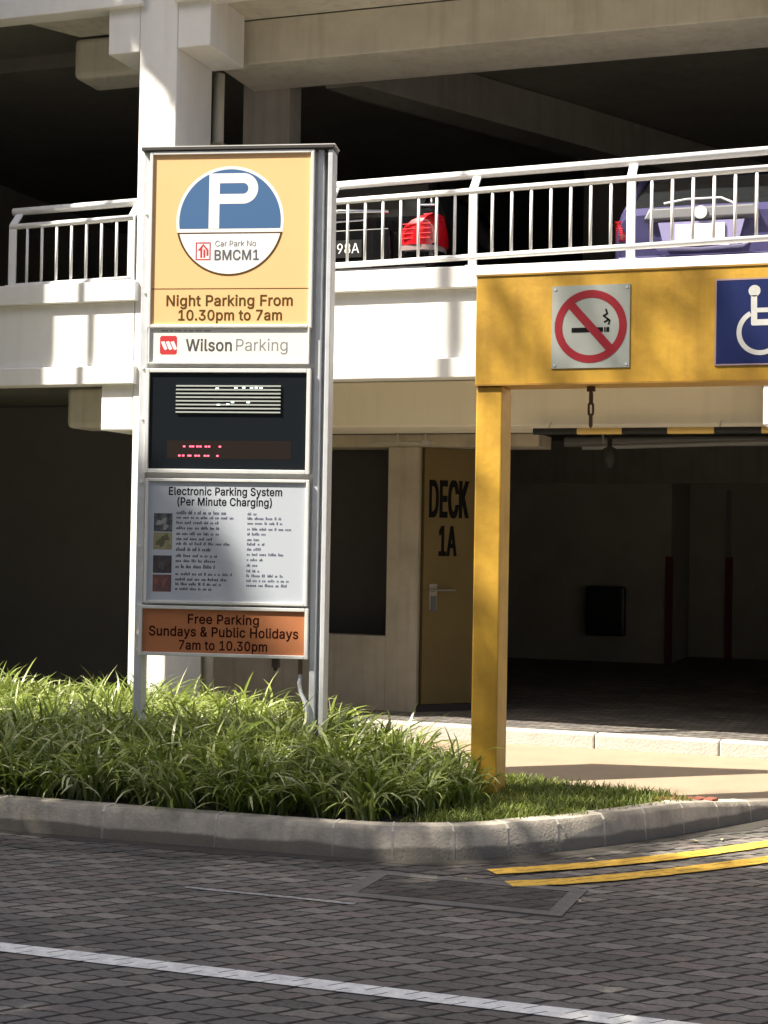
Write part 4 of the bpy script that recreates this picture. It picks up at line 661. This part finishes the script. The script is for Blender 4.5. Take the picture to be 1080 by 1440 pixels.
# tariff notice
nf_, _ = panel('tariff_notice', -1.140, -.135, 1.160, 1.905, greyp, fw=.020)
mb = MB(); mb.text(fr, 'Electronic Parking System', 'B', -.648, 1.822, .050, .003, width=.725); mb.build('lettering', black_ink, nf_); mb = MB(); mb.text(fr, '(Per Minute Charging)', 'B', -.652, 1.757, .050, .003, width=.605)
mb.build('lettering', black_ink, nf_)
mb = MB(); rr = random.Random(5)
rowsL = [1.700,1.672,1.640,1.606,1.570,1.538,1.508,1.470,1.432,1.400,1.362,1.318,1.285,1.255,1.225]
def line(u0, u1, v, h):
    u = u0
    while u < u1:
        w = rr.uniform(.006,.014)
        for s_ in range(rr.randint(2,6)):
            if u+w*.8 > u1: break
            hh = h*rr.choice((.65,.65,.65,1)); mb.poly(fr, [(u,v),(u+w*.62,v),(u+w*.62,v+hh),(u,v+hh)], .003); u += w*rr.uniform(.75,1.0)
        u += .012
    return
for k, v in enumerate(rowsL):
    line(-.958, -.958+rr.uniform(.22,.38), v, .019 if k not in (0,7,10) else .024)
mb.build('small_print', mat('small print ink', (.10,.10,.16), .6), nf_); mb = MB()
for k, v in enumerate([1.700,1.672,1.642,1.606,1.575,1.540,1.512,1.480,1.448,1.415,1.380,1.345,1.315,1.285,1.255]):
    line(-.503, -.503+(rr.uniform(.22,.29) if k in (1,2,3,8,12,13,14) else rr.uniform(.05,.12)), v, .018)
mb.build('small_print', mat('small print ink', (.10,.10,.16), .6), nf_)
for v0, v1, c1, c2 in ((1.590,1.705,(.03,.04,.06),(.3,.32,.3)),(1.478,1.585,(.30,.28,.16),(.12,.12,.07)),(1.330,1.440,(.04,.03,.04),(.10,.09,.10)),(1.213,1.320,(.10,.06,.07),(.28,.10,.08))):
    mb = MB(); mb.poly(fr, [(-1.104,v0),(-.984,v0),(-.984,v1),(-1.104,v1)], .003); mb.cm = 1
    for k in range(5):
        a = rr.uniform(-1.10,-1.03); b = rr.uniform(v0+.005,v1-.05); mb.poly(fr, [(a,b),(a+rr.uniform(.01,.04),b+.004),(a+rr.uniform(.02,.04),b+rr.uniform(.02,.045)),(a+.004,b+.03)], .0045+k*.0003)
    mb.build('picture', [mat('picture %g' % v0, c1, .5, var=.6, scale=25, dirt=c2), mat('picture tone %g' % v0, c2, .5, var=.5, scale=40)], nf_)
# orange free parking board
ob, _ = panel('free_parking_board', -1.165, -.128, .835, 1.105, orange, fw=.022)
mb = MB(); mb.text(fr, 'Free Parking', 'B', -.645, 1.018, .058, .003, width=.455); mb.build('lettering', red_ink, ob); mb = MB(); mb.text(fr, 'Sundays & Public Holidays', 'B', -.645, .938, .060, .003, width=.955); mb.build('lettering', red_ink, ob); mb = MB(); mb.text(fr, '7am to 10.30pm', 'B', -.645, .855, .058, .003, width=.565)
mb.build('lettering', red_ink, ob)
mb = MB()
for v in (.85,1.13,1.5,1.9,2.3,2.62,3.1,3.6): mb.tube([(-1.197,-.010,v-Z0),(-1.197,.01,v-Z0)], .009, 10)
mb.build('bolt', alu, sg)
mb = MB(); mb.tube([(-1.185,-.012,.955-Z0),(-1.185,.01,.955-Z0)], .020, 12); mb.build('lock', chrome, sg)
mb = MB(); sbox(mb,-.335,-.29,.755,.81,-.01,.05); sbox(mb,-.325,-.305,.735,.7545,.0,.04); mb.build('gland', mat('rusty bracket', (.07,.05,.04), .8), sg, bevel=.004)
mb = MB(); sbox(mb,-.172,-.148,.715,.81,.02,.045); mb.build('cable_boot', mat('brown boot', (.15,.09,.06), .7), sg)
mb = MB(); mb.tube([(-.16,.032,.72-Z0),(-.165,.03,.66-Z0),(-.150,.01,.60-Z0),(-.118,-.008,.55-Z0),(-.105,-.012,.50-Z0),(-.108,-.012,.3-Z0),(-.108,-.012,0)], .013, 8); mb.build('cable_conduit', galv, sg, smooth=True)

# ---------------------------------------------------------------- yellow height gantry
ga = thing('height_gantry', 'yellow painted steel height gantry over the car park entrance', 'gantry', (-2.34,8.45,.135))
mb = MB(); mb.box(-2.414,-2.262,8.452,8.66,-.1,2.428); mb.build('post', yellow, ga, world=True, bevel=.008)
mb = MB(); mb.box(2.3,2.452,8.452,8.66,-.1,2.428); mb.build('post', yellow, ga, world=True, bevel=.008)
mb = MB(); mb.box(-2.419,2.457,8.44,8.67,2.431,3.058); mb.build('beam', yellow, ga, world=True, bevel=.006)
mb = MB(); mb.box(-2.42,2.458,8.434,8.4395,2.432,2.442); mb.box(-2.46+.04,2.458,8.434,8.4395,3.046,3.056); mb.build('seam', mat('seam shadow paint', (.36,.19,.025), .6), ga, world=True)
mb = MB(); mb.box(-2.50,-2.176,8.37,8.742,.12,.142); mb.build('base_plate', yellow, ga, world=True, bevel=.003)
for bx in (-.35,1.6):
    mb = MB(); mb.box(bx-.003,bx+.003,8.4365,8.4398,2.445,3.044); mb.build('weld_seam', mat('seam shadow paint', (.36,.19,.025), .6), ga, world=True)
# no smoking plate on the beam
ns = thing('no_smoking_sign', 'square grey-white no smoking sign with red ring on the yellow beam', 'sign', (-1.765,8.44,2.52))
nfm = frame((0,-.006,0), (1,0,0), (0,0,1), .14)
mb = MB(); mb.box(-.216,.216,-.006,-.0005,0,.455); mb.build('plate', nosmoke_w, ns)
mb = MB(); mb.ring(nfm, 0, .228, .158, .200, .011); mb.stroke(nfm, [(-.115,.355),(.115,.098)], .046, .0150); mb.build('prohibition_ring', red_sign, ns)
mb = MB(); mb.poly(nfm, [(-.105,.196),(.070,.196),(.070,.222),(-.105,.222)], .0085); mb.poly(nfm, [(.076,.196),(.084,.196),(.084,.222),(.076,.222)], .0085); mb.poly(nfm, [(.088,.196),(.104,.196),(.104,.222),(.088,.222)], .0085)
mb.stroke(nfm, [(.078,.250),(.100,.262),(.072,.284),(.092,.296),(.085,.318)], .010, .0085); mb.stroke(nfm, [(.100,.238),(.106,.258),(.088,.272)], .009, .0085)
mb.build('cigarette', black_ink, ns)
mb = MB(); [mb.tube([(a,-.009,b),(a,-.004,b)], .007, 8) for a in (-.198,.198) for b in (.018,.437)]; mb.build('screw', galv, ns)
# wheelchair plate
wc = thing('accessible_parking_sign', 'navy blue sign with white wheelchair symbol on the yellow beam', 'sign', (-.86,8.44,2.518))
mb = MB(); mb.box(-.233,.233,-.006,-.0005,0,.462); mb.build('plate', navy, wc)
mb = MB(); e_ = .008
for a in ((-.233,.233,0,e_),(-.233,.233,.462-e_,.462),(-.233,-.233+e_,e_,.462-e_),(.233-e_,.233,e_,.462-e_)): mb.poly(nfm, [(a[0],a[2]),(a[1],a[2]),(a[1],a[3]),(a[0],a[3])], .0085)
mb.build('border', mat('sign border', (.30,.22,.25), .6), wc)
mb = MB()
mb.disc(nfm, -.028, .393, .031, .0095, n=28)
mb.stroke(nfm, [(-.030,.358),(-.028,.225),(.088,.225),(.125,.105),(.165,.118)], .032, .0095); mb.stroke(nfm, [(-.028,.290),(.07,.290)], .024, .0102)
mb.ring(nfm, .005, .175, .098, .124, .0106, n=40, a0=R(118), a1=R(352))
mb.build('wheelchair_symbol', mat('off white symbol', (.52,.52,.50), .5, var=.2, scale=20), wc)
# chain hanging from the beam
ch = thing('hanging_chain', 'short rusty chain hanging under the yellow beam', 'chain', (-1.78,8.55,2.43))
def link(zc, rot, h=.082, w=.038, r=.0068):
    pts = []
    for k in range(17):
        a = 2*math.pi*k/16; x = math.cos(a)*(w/2-r); z = math.sin(a)*(w/2-r)+math.copysign((h-w)/2, math.sin(a)) if abs(math.sin(a)) > 1e-6 else 0
        p = Vector((x, 0, zc+z)); pts.append(Matrix.Rotation(rot, 3, 'Z') @ p)
    mb = MB(); mb.tube(pts, r, 8, cap=False); mb.build('link', rust, ch, smooth=True)
mb = MB(); mb.box(-.022,.022,-.012,.012,-.028,-.001); mb.build('lug', rust, ch)
for k in range(3): link(-.062-.064*k, (1.35,.2,1.45)[k])

# ---------------------------------------------------------------- cars on the upper deck
def car(name, label, loc, paint, w, L, roofz, boot, lamp, plate, extra):
    c = thing(name, label, 'car', loc)
    h = w/2
    st = [ # y, half width, bottom, belt(shoulder) height
        (0.02, h*.90, .30, boot*.80), (.0, h*.93, .42, boot*.93), (.06, h*.97, .30, boot), (.35, h*1.0, .22, boot+.02), (.9, h, .18, boot+.01), (L*.5, h, .18, boot-.05),
        (L*.72, h*.99, .2, boot-.10), (L*.88, h*.95, .22, boot-.22), (L*.97, h*.85, .25, boot-.36), (L, h*.72, .32, boot-.48)]
    rings = []
    for y, hw, zb, zt in st:
        half = [(0, zb), (hw*.8, zb), (hw*.97, zb+.08), (hw, zb+(zt-zb)*.5), (hw*.985, zb+(zt-zb)*.80), (hw*.93, zt-.02), (hw*.80, zt+.012), (0, zt+.022)]
        rings.append([(x, y, z) for x, z in half]+[(-x, y, z) for x, z in half[-2:0:-1]])
    mb = MB(); mb.loft(rings); body = mb.build('body', paint, c, auto=38)
    # greenhouse
    gl = [(.10, h*.76, boot-.02, boot+.0), (.16, h*.78, boot-.02, boot+.10), (.52, h*.72, boot-.02, roofz-.05), (L*.5, h*.72, boot-.08, roofz-.02), (L*.62, h*.73, boot-.1, roofz-.14), (L*.78, h*.76, boot-.16, boot-.12)]
    rings = []
    for y, hw, zb, zt in gl:
        half = [(0, zb), (h*.90, zb), (hw, max(zt-.03, zb+.005)), (hw*.9, zt), (0, zt+.012)]
        rings.append([(x, y, z) for x, z in half]+[(-x, y, z) for x, z in half[-2:0:-1]])
    mb = MB(); mb.loft(rings); mb.build('window_glass', glass_dark, c, auto=30)
    rings = []
    for y, hw, zt in ((.46, h*.66, roofz-.055), (.56, h*.74, roofz-.03), (L*.5, h*.74, roofz), (L*.60, h*.72, roofz-.09)):
        half = [(0, zt-.02), (hw, zt-.03), (hw*.98, zt), (0, zt+.03)]
        rings.append([(x, y, z) for x, z in half]+[(-x, y, z) for x, z in half[-2:0:-1]])
    mb = MB(); mb.loft(rings); mb.build('roof', paint, c, auto=40)
    for sx in (-1, 1):
        mb = MB(); mb.tube([(sx*h*.88,.14,boot-.02),(sx*h*.74,.50,roofz-.06)], .035, 8); mb.build('pillar', paint, c, smooth=True)
    mb = MB(); mb.loft([[(-h*.93,.10,z0),(h*.93,.10,z0),(h*.9,y,z1),(-h*.9,y,z1)] for z0, y, z1 in ((.28,.1,.34),)]*1, cap=False) if False else None
    # bumper
    rings = []
    for y, hw, z0, z1 in ((-.055, h*.80, .34, .56), (-.03, h*.92, .30, .60), (.10, h*1.005, .26, .62), (.40, h*1.012, .24, .60)):
        rings.append([(-hw,y,z0),(hw,y,z0),(hw,y,z1),(-hw,y,z1)])
    mb = MB(); mb.loft(rings); mb.build('bumper', paint, c, bevel=.02)
    wheel = None
    for sx in (-1, 1):
        for y in (.75, L-.85):
            ty = MB(); x = sx*(h-.1)
            prof = [(.20,-.09),(.30,-.095),(.315,-.06),(.315,.06),(.30,.095),(.20,.09)]
            ty.loft([[(x+px_, y+r_*math.cos(a), .315+r_*math.sin(a)) for r_, px_ in prof] for a in [2*math.pi*k/24 for k in range(25)]], cap=False)
            tyo = ty.build('wheel', tyre_m, c, auto=40)
            rm = MB(); rm.tube([(x+sx*.05,y,.315),(x+sx*.085,y,.315)], .20, 20)
            for k in range(5):
                a = 2*math.pi*k/5; rm.tube([(x+sx*.092,y,.315),(x+sx*.092,y+.18*math.cos(a),.315+.18*math.sin(a))], .02, 6)
            rm.build('rim', alu, tyo, auto=40)
    lamp(c, h, boot); plate(c, h, boot); extra(c, h, boot); return c

def lamp_block(c, h, sx, z0, z1, w, lens=lamp_red, clear_h=0, y=-.012):
    # a rounded lamp wrapping the rear corner
    xo = sx*h*.985; xi = sx*(h-w)
    rings = []
    dz_ = z1-z0
    for z, k in ((z0, .90), (z0+.08*dz_, 1.0), (z0+.35*dz_, .98), (z0+.6*dz_, .88), (z0+.8*dz_, .70), (z0+.93*dz_, .48), (z1, .22)):
        xi_ = sx*(h-w*k)
        rings.append([(xi_, y, z), ((xi_+xo)/2, y-.035*k, z), (xo-sx*(.05+.10*(1-k)), y+.0+.03*k, z), (xo+sx*.012, y+.16, z), (xo+sx*.006, y+.32*k, z), (xo-sx*.06, y+.30*k, z), (xi_, y+.12, z)])
    mb = MB(); mb.loft(rings); o = mb.build('tail_lamp', lens, c, auto=50)
    if clear_h:
        mb = MB(); rings = []
        for z in (z0-clear_h, z0-.003):
            rings.append([(xi, y+.002, z), ((xi+xo)/2+sx*.05, y-.02, z), (xo-sx*.03, y+.03, z), (xo+sx*.012, y+.16, z), (xo, y+.28, z), (xo-sx*.06, y+.28, z), (xi, y+.12, z)])
        mb.loft(rings); mb.build('reverse_lens', lamp_clear, o, auto=50)
    mb = MB()
    for k in range(4):
        z = z0+.05+k*(z1-z0-.1)/4; mb.box(min(xi+sx*.03, xo-sx*.05), max(xi+sx*.03, xo-sx*.05), y-.026, y-.012, z, z+.006)
    mb.build('lens_rib', mat('lamp rib', (.75,.08,.09), .2), o)

DZ = 3.28
cf = frame((0,0,0), (1,0,0), (0,0,1))
def bl_lamp(c, h, b):
    for sx in (-1, 1): lamp_block(c, h, sx, .775, 1.035, .345, clear_h=.045, y=-.03)
def bl_plate(c, h, b):
    mb = MB(); mb.box(-.245,.20,-.045,-.035,.69,.84); p = mb.build('number_plate', plate_b, c)
    mb = MB(); f2 = frame((0,-.045,0), (1,0,0), (0,0,1), .5); mb.text(f2, '98A', 'R', .178, .725, .085, .004, width=.20, align='r'); mb.build('lettering', white_ink, p)
    mb = MB(); mb.loft([[(-.5,-.035,.62),(.46,-.035,.62),(.44,-.034,.93),(-.48,-.034,.93)],[(-.5,.06,.62),(.46,.06,.62),(.44,.06,.93),(-.48,.06,.93)]]); mb.build('boot_lid', car_black, c, bevel=.01)
def bl_extra(c, h, b):
    mb = MB(); mb.tube([(-.52,-.045,1.055),(.0,-.055,1.085),(.44,-.045,1.065)], [.014,.022,.016], 8); mb.tube([(-.45,-.045,.99),(.22,-.05,1.0)], .010, 8); mb.build('chrome_strip', chrome, c, smooth=True)
    mb = MB(); mb.tube([(-.72,-.062,.53),(.0,-.075,.55),(.72,-.062,.53)], .016, 8); mb.tube([(-.3,-.072,.60),(.3,-.072,.60)], .01, 8); mb.build('bumper_strip', chrome, c, smooth=True)
    mb = MB(); mb.tube([(.66,.12,1.14),(.79,.14,1.14)], .012, 8); mb.build('quarter_trim', chrome, c)
car('parked_car', 'black car with big red tail lamp parked behind the railing', (-4.79,12.50,DZ), car_black, 1.76, 4.4, 1.50, 1.09, bl_lamp, bl_plate, bl_extra)
def pu_lamp(c, h, b):
    for sx in (-1, 1): lamp_block(c, h, sx, .735, .90, .12, y=.02)
def pu_plate(c, h, b):
    mb = MB(); mb.box(-.20,.19,-.050,-.036,.695,.835); p = mb.build('number_plate', plate_w, c, bevel=.004)
    mb = MB(); mb.box(-.24,.23,-.044,-.034,.66,.69); mb.build('plate_sill', chrome, p, bevel=.006)
def pu_extra(c, h, b):
    mb = MB(); mb.loft([[(-.46,-.004,.865),(.46,-.004,.865),(.42,-.004,.985),(-.42,-.004,.985)],[(-.45,-.050,.89),(.45,-.050,.89),(.41,-.040,.97),(-.41,-.040,.97)]]); mb.build('boot_garnish', mat('silver garnish', (.16,.16,.17), .4, metal=.3), c, bevel=.008)
    mb = MB(); mb.tube([(0,-.05,.925),(0,-.062,.925)], .052, 24); mb.build('emblem', mat('bright emblem', (.8,.8,.82), .3, metal=.3), c, auto=40)
    mb = MB(); mb.loft([[(-.34,-.033,.86),(.34,-.033,.86),(.29,-.033,.665),(-.29,-.033,.665)],[(-.33,.03,.86),(.33,.03,.86),(.28,.03,.665),(-.28,.03,.665)]]); mb.build('plate_recess', mat('sunlit purple paint', (.26,.24,.42), .3, clear=1), c)  # recess coloured as the sunlit part of the purple body
    mb = MB(); mb.tube([(-.40,-.03,.70),(-.33,-.06,.645),(0,-.072,.63),(.33,-.06,.645),(.40,-.03,.70)], .014, 8); mb.build('bumper_lip', mat('sunlit purple trim', (.50,.47,.78), .25, clear=1), c, smooth=True)  # paler purple paints sunlight along the lip
    mb = MB(); mb.tube([(-.30,.0,1.02),(-.12,.0,1.045),(.15,.0,1.045),(.24,-.02,1.0),(.29,-.03,.95)], .009, 8); mb.build('wiper', mat('pale wiper', (.6,.6,.6), .4), c, smooth=True)
car('parked_car', 'purple hatchback with silvery plate parked behind the railing', (-1.74,12.53,DZ), car_purple, 1.44, 3.5, 1.42, .99, pu_lamp, pu_plate, pu_extra)

# ---------------------------------------------------------------- planting
def inside(poly, x, y):
    c = np.zeros(len(x), bool); n = len(poly); j = n-1
    for i in range(n):
        xi, yi = poly[i]; xj, yj = poly[j]
        c ^= ((yi > y) != (yj > y)) & (x < (xj-xi)*(y-yi)/(yj-yi+1e-12)+xi); j = i
    return c
def ribbon_blades(name, P, head, th0, th1, Ln, wid, hue, segs, material, curl=None):
    n = len(P); k = segs+1
    t = np.linspace(0, 1, k)
    th = th0[:, None]+(th1-th0)[:, None]*t[None]**1.15
    ds = (Ln/segs)[:, None]
    r = np.concatenate([np.zeros((n,1)), np.cumsum(np.sin(th[:, :-1])*ds, 1)], 1); z = np.concatenate([np.zeros((n,1)), np.cumsum(np.cos(th[:, :-1])*ds, 1)], 1)
    if curl is None: curl = np.zeros(n)
    hd = head[:, None]+curl[:, None]*t[None]
    cx = P[:, 0:1]+r*np.cos(hd); cy = P[:, 1:2]+r*np.sin(hd); cz = P[:, 2:3]+z
    w = wid[:, None]*np.array([.75 if i == 0 else 1.0 if i < segs-1 else .7 if i == segs-1 else .06 for i in range(k)])[None]/2
    tw = rng.uniform(-.5, .5, n)[:, None]
    sx = -np.sin(hd+tw)*w; sy = np.cos(hd+tw)*w; szz = np.sin(tw)*w*.8
    V = np.stack([np.stack([cx-sx, cy-sy, cz-szz], -1), np.stack([cx+sx, cy+sy, cz+szz], -1)], 2).reshape(-1, 3)
    base = (np.arange(n)*2*k)[:, None]; i = np.arange(segs)[None]*2
    Fq = np.stack([base+i, base+i+1, base+i+3, base+i+2], -1).reshape(-1, 4)
    me = bpy.data.meshes.new(name); me.vertices.add(len(V)); me.vertices.foreach_set('co', V.ravel().astype(np.float32))
    me.loops.add(Fq.size); me.loops.foreach_set('vertex_index', Fq.ravel().astype(np.int32))
    me.polygons.add(len(Fq)); me.polygons.foreach_set('loop_start', (np.arange(len(Fq))*4).astype(np.int32))
    me.polygons.foreach_set('use_smooth', np.ones(len(Fq), bool))
    me.update(); me.validate()
    a = me.attributes.new('hue', 'FLOAT', 'POINT'); a.data.foreach_set('value', np.repeat(hue, 2*k).astype(np.float32))
    me.materials.append(material); o = bpy.data.objects.new(name, me); C.objects.link(o); return o

bed = [(-9,7.36),(-4.5,7.36),(-3,7.38),(-2.55,7.48),(-2.38,7.75),(-2.30,8.15),(-2.44,8.55),(-2.72,9.0),(-3.1,9.35),(-3.7,9.75),(-4.6,10.2),(-6,10.65),(-9,10.75)]
gx, gy = np.meshgrid(np.arange(-8.2,-2.2,.17), np.arange(7.3,10.8,.17)); gx = gx.ravel()+rng.uniform(-.08,.08,gx.size); gy = gy.ravel()+rng.uniform(-.08,.08,gy.size)
ok = inside(bed, gx, gy); gx, gy = gx[ok], gy[ok]
nb = 42
tx = np.repeat(gx, nb); ty = np.repeat(gy, nb); N = len(tx)
big = .5+.5*np.sin(gx*2.1+1.3*np.sin(gy*1.7))*np.sin(gy*2.6+gx); sc = np.repeat(rng.uniform(.82,1.12,len(gx))*(.9+.2*big), nb)
redge_ = np.repeat(np.clip((-2.28-gx+np.clip(gy-8.3,0,9)*-.55)/.7, 0, 1), nb)
edge_ = np.repeat(np.clip((gy-7.35)/.35, 0, 1), nb)
P = np.stack([tx+rng.normal(0,.045,N), ty+rng.normal(0,.045,N), np.full(N,.13)], 1)
head = rng.uniform(0, 2*np.pi, N); fr_ = rng.random(N) < .75*(1-edge_); head[fr_] = rng.normal(-1.6,.75,fr_.sum())
th0 = np.abs(rng.normal(.10,.16,N))+.55*(1-edge_)*rng.random(N); th1 = np.clip(rng.normal(2.1,.5,N), .5, 3.1)
Ln = rng.uniform(.30,.58,N)*sc*(.80+.20*edge_)*(.66+.34*redge_)
up_ = rng.random(N) < .16; th1[up_] = rng.uniform(.3,1.0,up_.sum()); Ln[up_] *= .72
wid = rng.uniform(.0095,.0175,N)
hue = np.clip(np.repeat(rng.normal(.42,.12,len(gx)), nb)+rng.normal(0,.13,N), 0, .8); pal = rng.random(N) < .08+.16*(1-edge_); hue[pal] = rng.uniform(.8,1,pal.sum())  # extra pale blades along the front put highlights into the colour
tag(ribbon_blades('ornamental_grass', P, head, th0, th1, Ln, wid, hue, 7, blade_m, rng.normal(0,.35,N)), 'dense bed of arching strap-leaved green grass around the sign posts', 'ornamental grass', kind='stuff')

lawn = [(-2.5,7.44),(-2.3,7.44),(-2.10,7.57),(-1.9,7.74),(-1.66,8.0),(-1.40,8.40),(-1.22,8.72),(-1.36,8.92),(-2.0,9.08),(-2.65,9.25),(-3.1,9.9),(-3.3,9.6),(-2.4,8.6),(-2.3,8.0)]
N = 52000; lx = rng.uniform(-3.4,-1.1,N); ly = rng.uniform(7.35,9.9,N); ok = inside(lawn, lx, ly); lx, ly = lx[ok], ly[ok]; N = len(lx)
dens = .5+.5*np.sin(lx*9+2*np.sin(ly*7))*np.sin(ly*11); keep = rng.random(N) < .35+.65*dens; lx, ly = lx[keep], ly[keep]; N = len(lx)
P = np.stack([lx, ly, np.full(N,.13)], 1)
tag(ribbon_blades('lawn_grass', P, rng.uniform(0,2*np.pi,N), rng.uniform(.1,.7,N), rng.uniform(.7,2.0,N), rng.uniform(.035,.085,N), rng.uniform(.004,.008,N), np.clip(rng.normal(.45,.22,N),0,1), 3, lawn_m), 'short green lawn grass on the tip of the kerbed island', 'grass', kind='stuff')

# trees on the near side of the road; their crowns shade the road and the sign
def leaf_cloud(centres, radii, per, size):
    Vs = []; Fs = []; hs = []; o = 0
    for (cx, cy, cz), r, n in zip(centres, radii, per):
        d = rng.normal(size=(n,3)); d /= np.linalg.norm(d, axis=1)[:, None]
        rad = np.array(r) if isinstance(r, (tuple, list)) else np.array((r, r, r))
        p = np.array((cx,cy,cz))+d*rad*(rng.random(n)**.45)[:, None]
        a = rng.normal(size=(n,3)); a /= np.linalg.norm(a, axis=1)[:, None]; b = np.cross(a, rng.normal(size=(n,3))); b /= np.linalg.norm(b, axis=1)[:, None]
        s = size*rng.uniform(.6,1.3,n)[:, None]
        Vs.append(np.stack([p-a*s, p-b*s*.45, p+a*s, p+b*s*.45], 1).reshape(-1,3)); Fs.append(o+np.arange(n*4).reshape(n,4)); o += 4*n; hs.append(np.repeat(rng.random(n),4))
    return np.concatenate(Vs), np.concatenate(Fs), np.concatenate(hs)
def cloud_obj(name, V, Fq, hs, parent):
    me = bpy.data.meshes.new(name); me.from_pydata(V.tolist(), [], Fq.tolist()); a = me.attributes.new('hue','FLOAT','POINT'); a.data.foreach_set('value', hs.astype(np.float32))
    me.materials.append(leaf_m); o = bpy.data.objects.new(name, me); C.objects.link(o); o.parent = parent; return o
def tree(label, base, trunk_top, cl, limbs, rad, group=None):
    t = thing('shade_tree', label, 'tree', base, 0, group); bx, by, bz = base
    mb = MB(); tt = Vector(trunk_top)-Vector(base)
    mb.tube([(0,0,-.2),(0,0,.4),tuple(tt*.5+Vector((.06,.0,0))),tuple(tt)], [rad*1.25,rad,rad*.9,rad*.7], 12)
    for l in limbs: mb.tube([tuple(Vector(q)-Vector(base)) for q in l], [rad*.6*(1-.7*i/(len(l)-1)) for i in range(len(l))], 8)
    mb.build('trunk', bark, t, smooth=True)
    V, Fq, hs = leaf_cloud([tuple(Vector(c[:3])-Vector(base)) for c in cl], [c[3] for c in cl], [c[4] for c in cl], .11)
    cloud_obj('crown', V, Fq, hs, t); return t
TR = [(-13.9, 9.0), (-11.6, 8.8), (-9.3, 9.2), (-7.0, 9.0), (-4.8, 9.0)]
lab = ['shade tree across the road with the tallest lopsided crown', 'shade tree across the road, second along the verge', 'shade tree across the road in the middle of the row', 'shade tree across the road, beside the last one', 'shade tree across the road nearest the photographer']
for k, (x, z) in enumerate(TR):
    q = random.Random(k+3); cl = []
    for j in range(11):
        cl.append((x+((j*.37)%1-.5)*2.9, 1.0+q.uniform(-1.0,1.0), z+((j*.618)%1-.5)*7.6, q.uniform(1.0,1.35), 1000))
    if k == 0: cl += [(x+.2, 1, 16.2, .5, 420), (x+.2, 1, 15.3, .65, 500), (x+.1,1,14.3,.9,700)]
    if k == 1: cl += [(-11.65,1,15.4,.45,55),(-11.7,1,16.4,.45,55),(-11.35,1,17.35,.4,50),(-10.75,1,17.7,.42,55),(-10.35,1,17.5,.40,45),(-11.05,1,15.2,.45,50)]
    tree(lab[k], (x, 1.0, 0), (x+.1, 1.0, z-1.5), cl, [[(x+.1,1,z-2.6),(x+.7,.6,z-1),(x+1.2,.2,z+.4)],[(x+.1,1,z-2.2),(x-.6,1.4,z-.6),(x-1,1.7,z+.8)],[(x+.1,1,z-1.6),(x+.1,1.1,z+2.6)]]+([[(-11.5,1,9.5),(-11.5,1,13.5),(-11.4,1,16.2),(-11.1,1,17.4)]] if k == 1 else []), .16, 'shade trees across the road')
# slim tree in the planter, left of the view, with a bough reaching over the road
tree('slim shade tree in the planting bed left of the sign', (-7.38,9.0,.13), (-7.38,9.0,10.6),
     [(-9.95,9,11.85,.28,600),(-9.75,9,12.2,.38,700),(-10.1,9,12.5,.34,500),(-9.4,9,12.25,.4,600),(-9.75,9,13.6,.42,700),(-9.35,9,12.9,.42,700),(-8.6,9,13.5,.55,800),(-9.2,9,14.2,.6,800),(-10.9,9,12.3,.4,500),(-10.6,9,13.3,.5,500),(-13.0,9.2,13.2,1.0,500),(-13.4,8.6,12.2,1.0,500)],
     [[(-7.38,9,10.5),(-7.9,9,12.2),(-8.8,9,14)],[(-7.9,9,12.2),(-10.4,9.1,13.2),(-13.2,9.0,13.0)]], .06)
# thin steel pole and stair tower beside the building, outside the view
po = thing('steel_pole', 'thin grey steel pole standing by the stair tower', 'pole', (-8.80,10.5,.1))
mb = MB(); mb.tube([(0,0,-.1),(0,0,8.2)], .024, 10); mb.build('pole_shaft', galv, po, smooth=True)
mb = MB(); mb.box(-.12,.12,-.12,.12,0,.03); mb.build('base_plate', galv, po)
tw = thing('stair_tower', 'unseen stair tower left of the car park, darkened to cut bounced light', 'tower', (-12.5,10.9,0))
mb = MB(); mb.box(-15.2,-9.76,10.02,11.7,-.1,13.5); mb.build('tower_wall', mat('low-bounce dark grey', (.13,.125,.12), .85, var=.3, scale=1), tw, world=True)  # unseen wall, toned dark to cut light bounced onto the ledges
mb = MB(); mb.box(-15.4,-9.80,9.95,11.9,13.505,13.75); mb.build('tower_roof', concrete_dark, tw, world=True)
mb = MB()
for z in (2.2,5.5,8.8): mb.box(-13.6,-12.2,9.97,10.015,z,z+1.2)
mb.build('tower_window', glass_dark, tw, world=True)

# unseen apartment block added behind the photographer to hold back skylight
ab = thing('skylight_block', 'unseen apartment block with windows, added behind the photographer to hold back skylight', 'building', (0,-31,0))
mb = MB(); mb.box(-55,45,-42,-30,-.2,28); mb.build('block_wall', mat('block wall', (.35,.33,.28), .85, var=.3, scale=.4), ab, world=True)
mb = MB(); mb.box(-56,46,-43,-29.2,28.005,28.6); mb.build('block_roof', concrete_dark, ab, world=True)
for k in range(9):
    mb = MB()
    for j in range(40): mb.box(-53+j*2.42, -51.6+j*2.42, -30.02, -29.985, 1.2+k*3, 2.6+k*3)
    mb.build('window_row', glass_dark, ab, world=True)
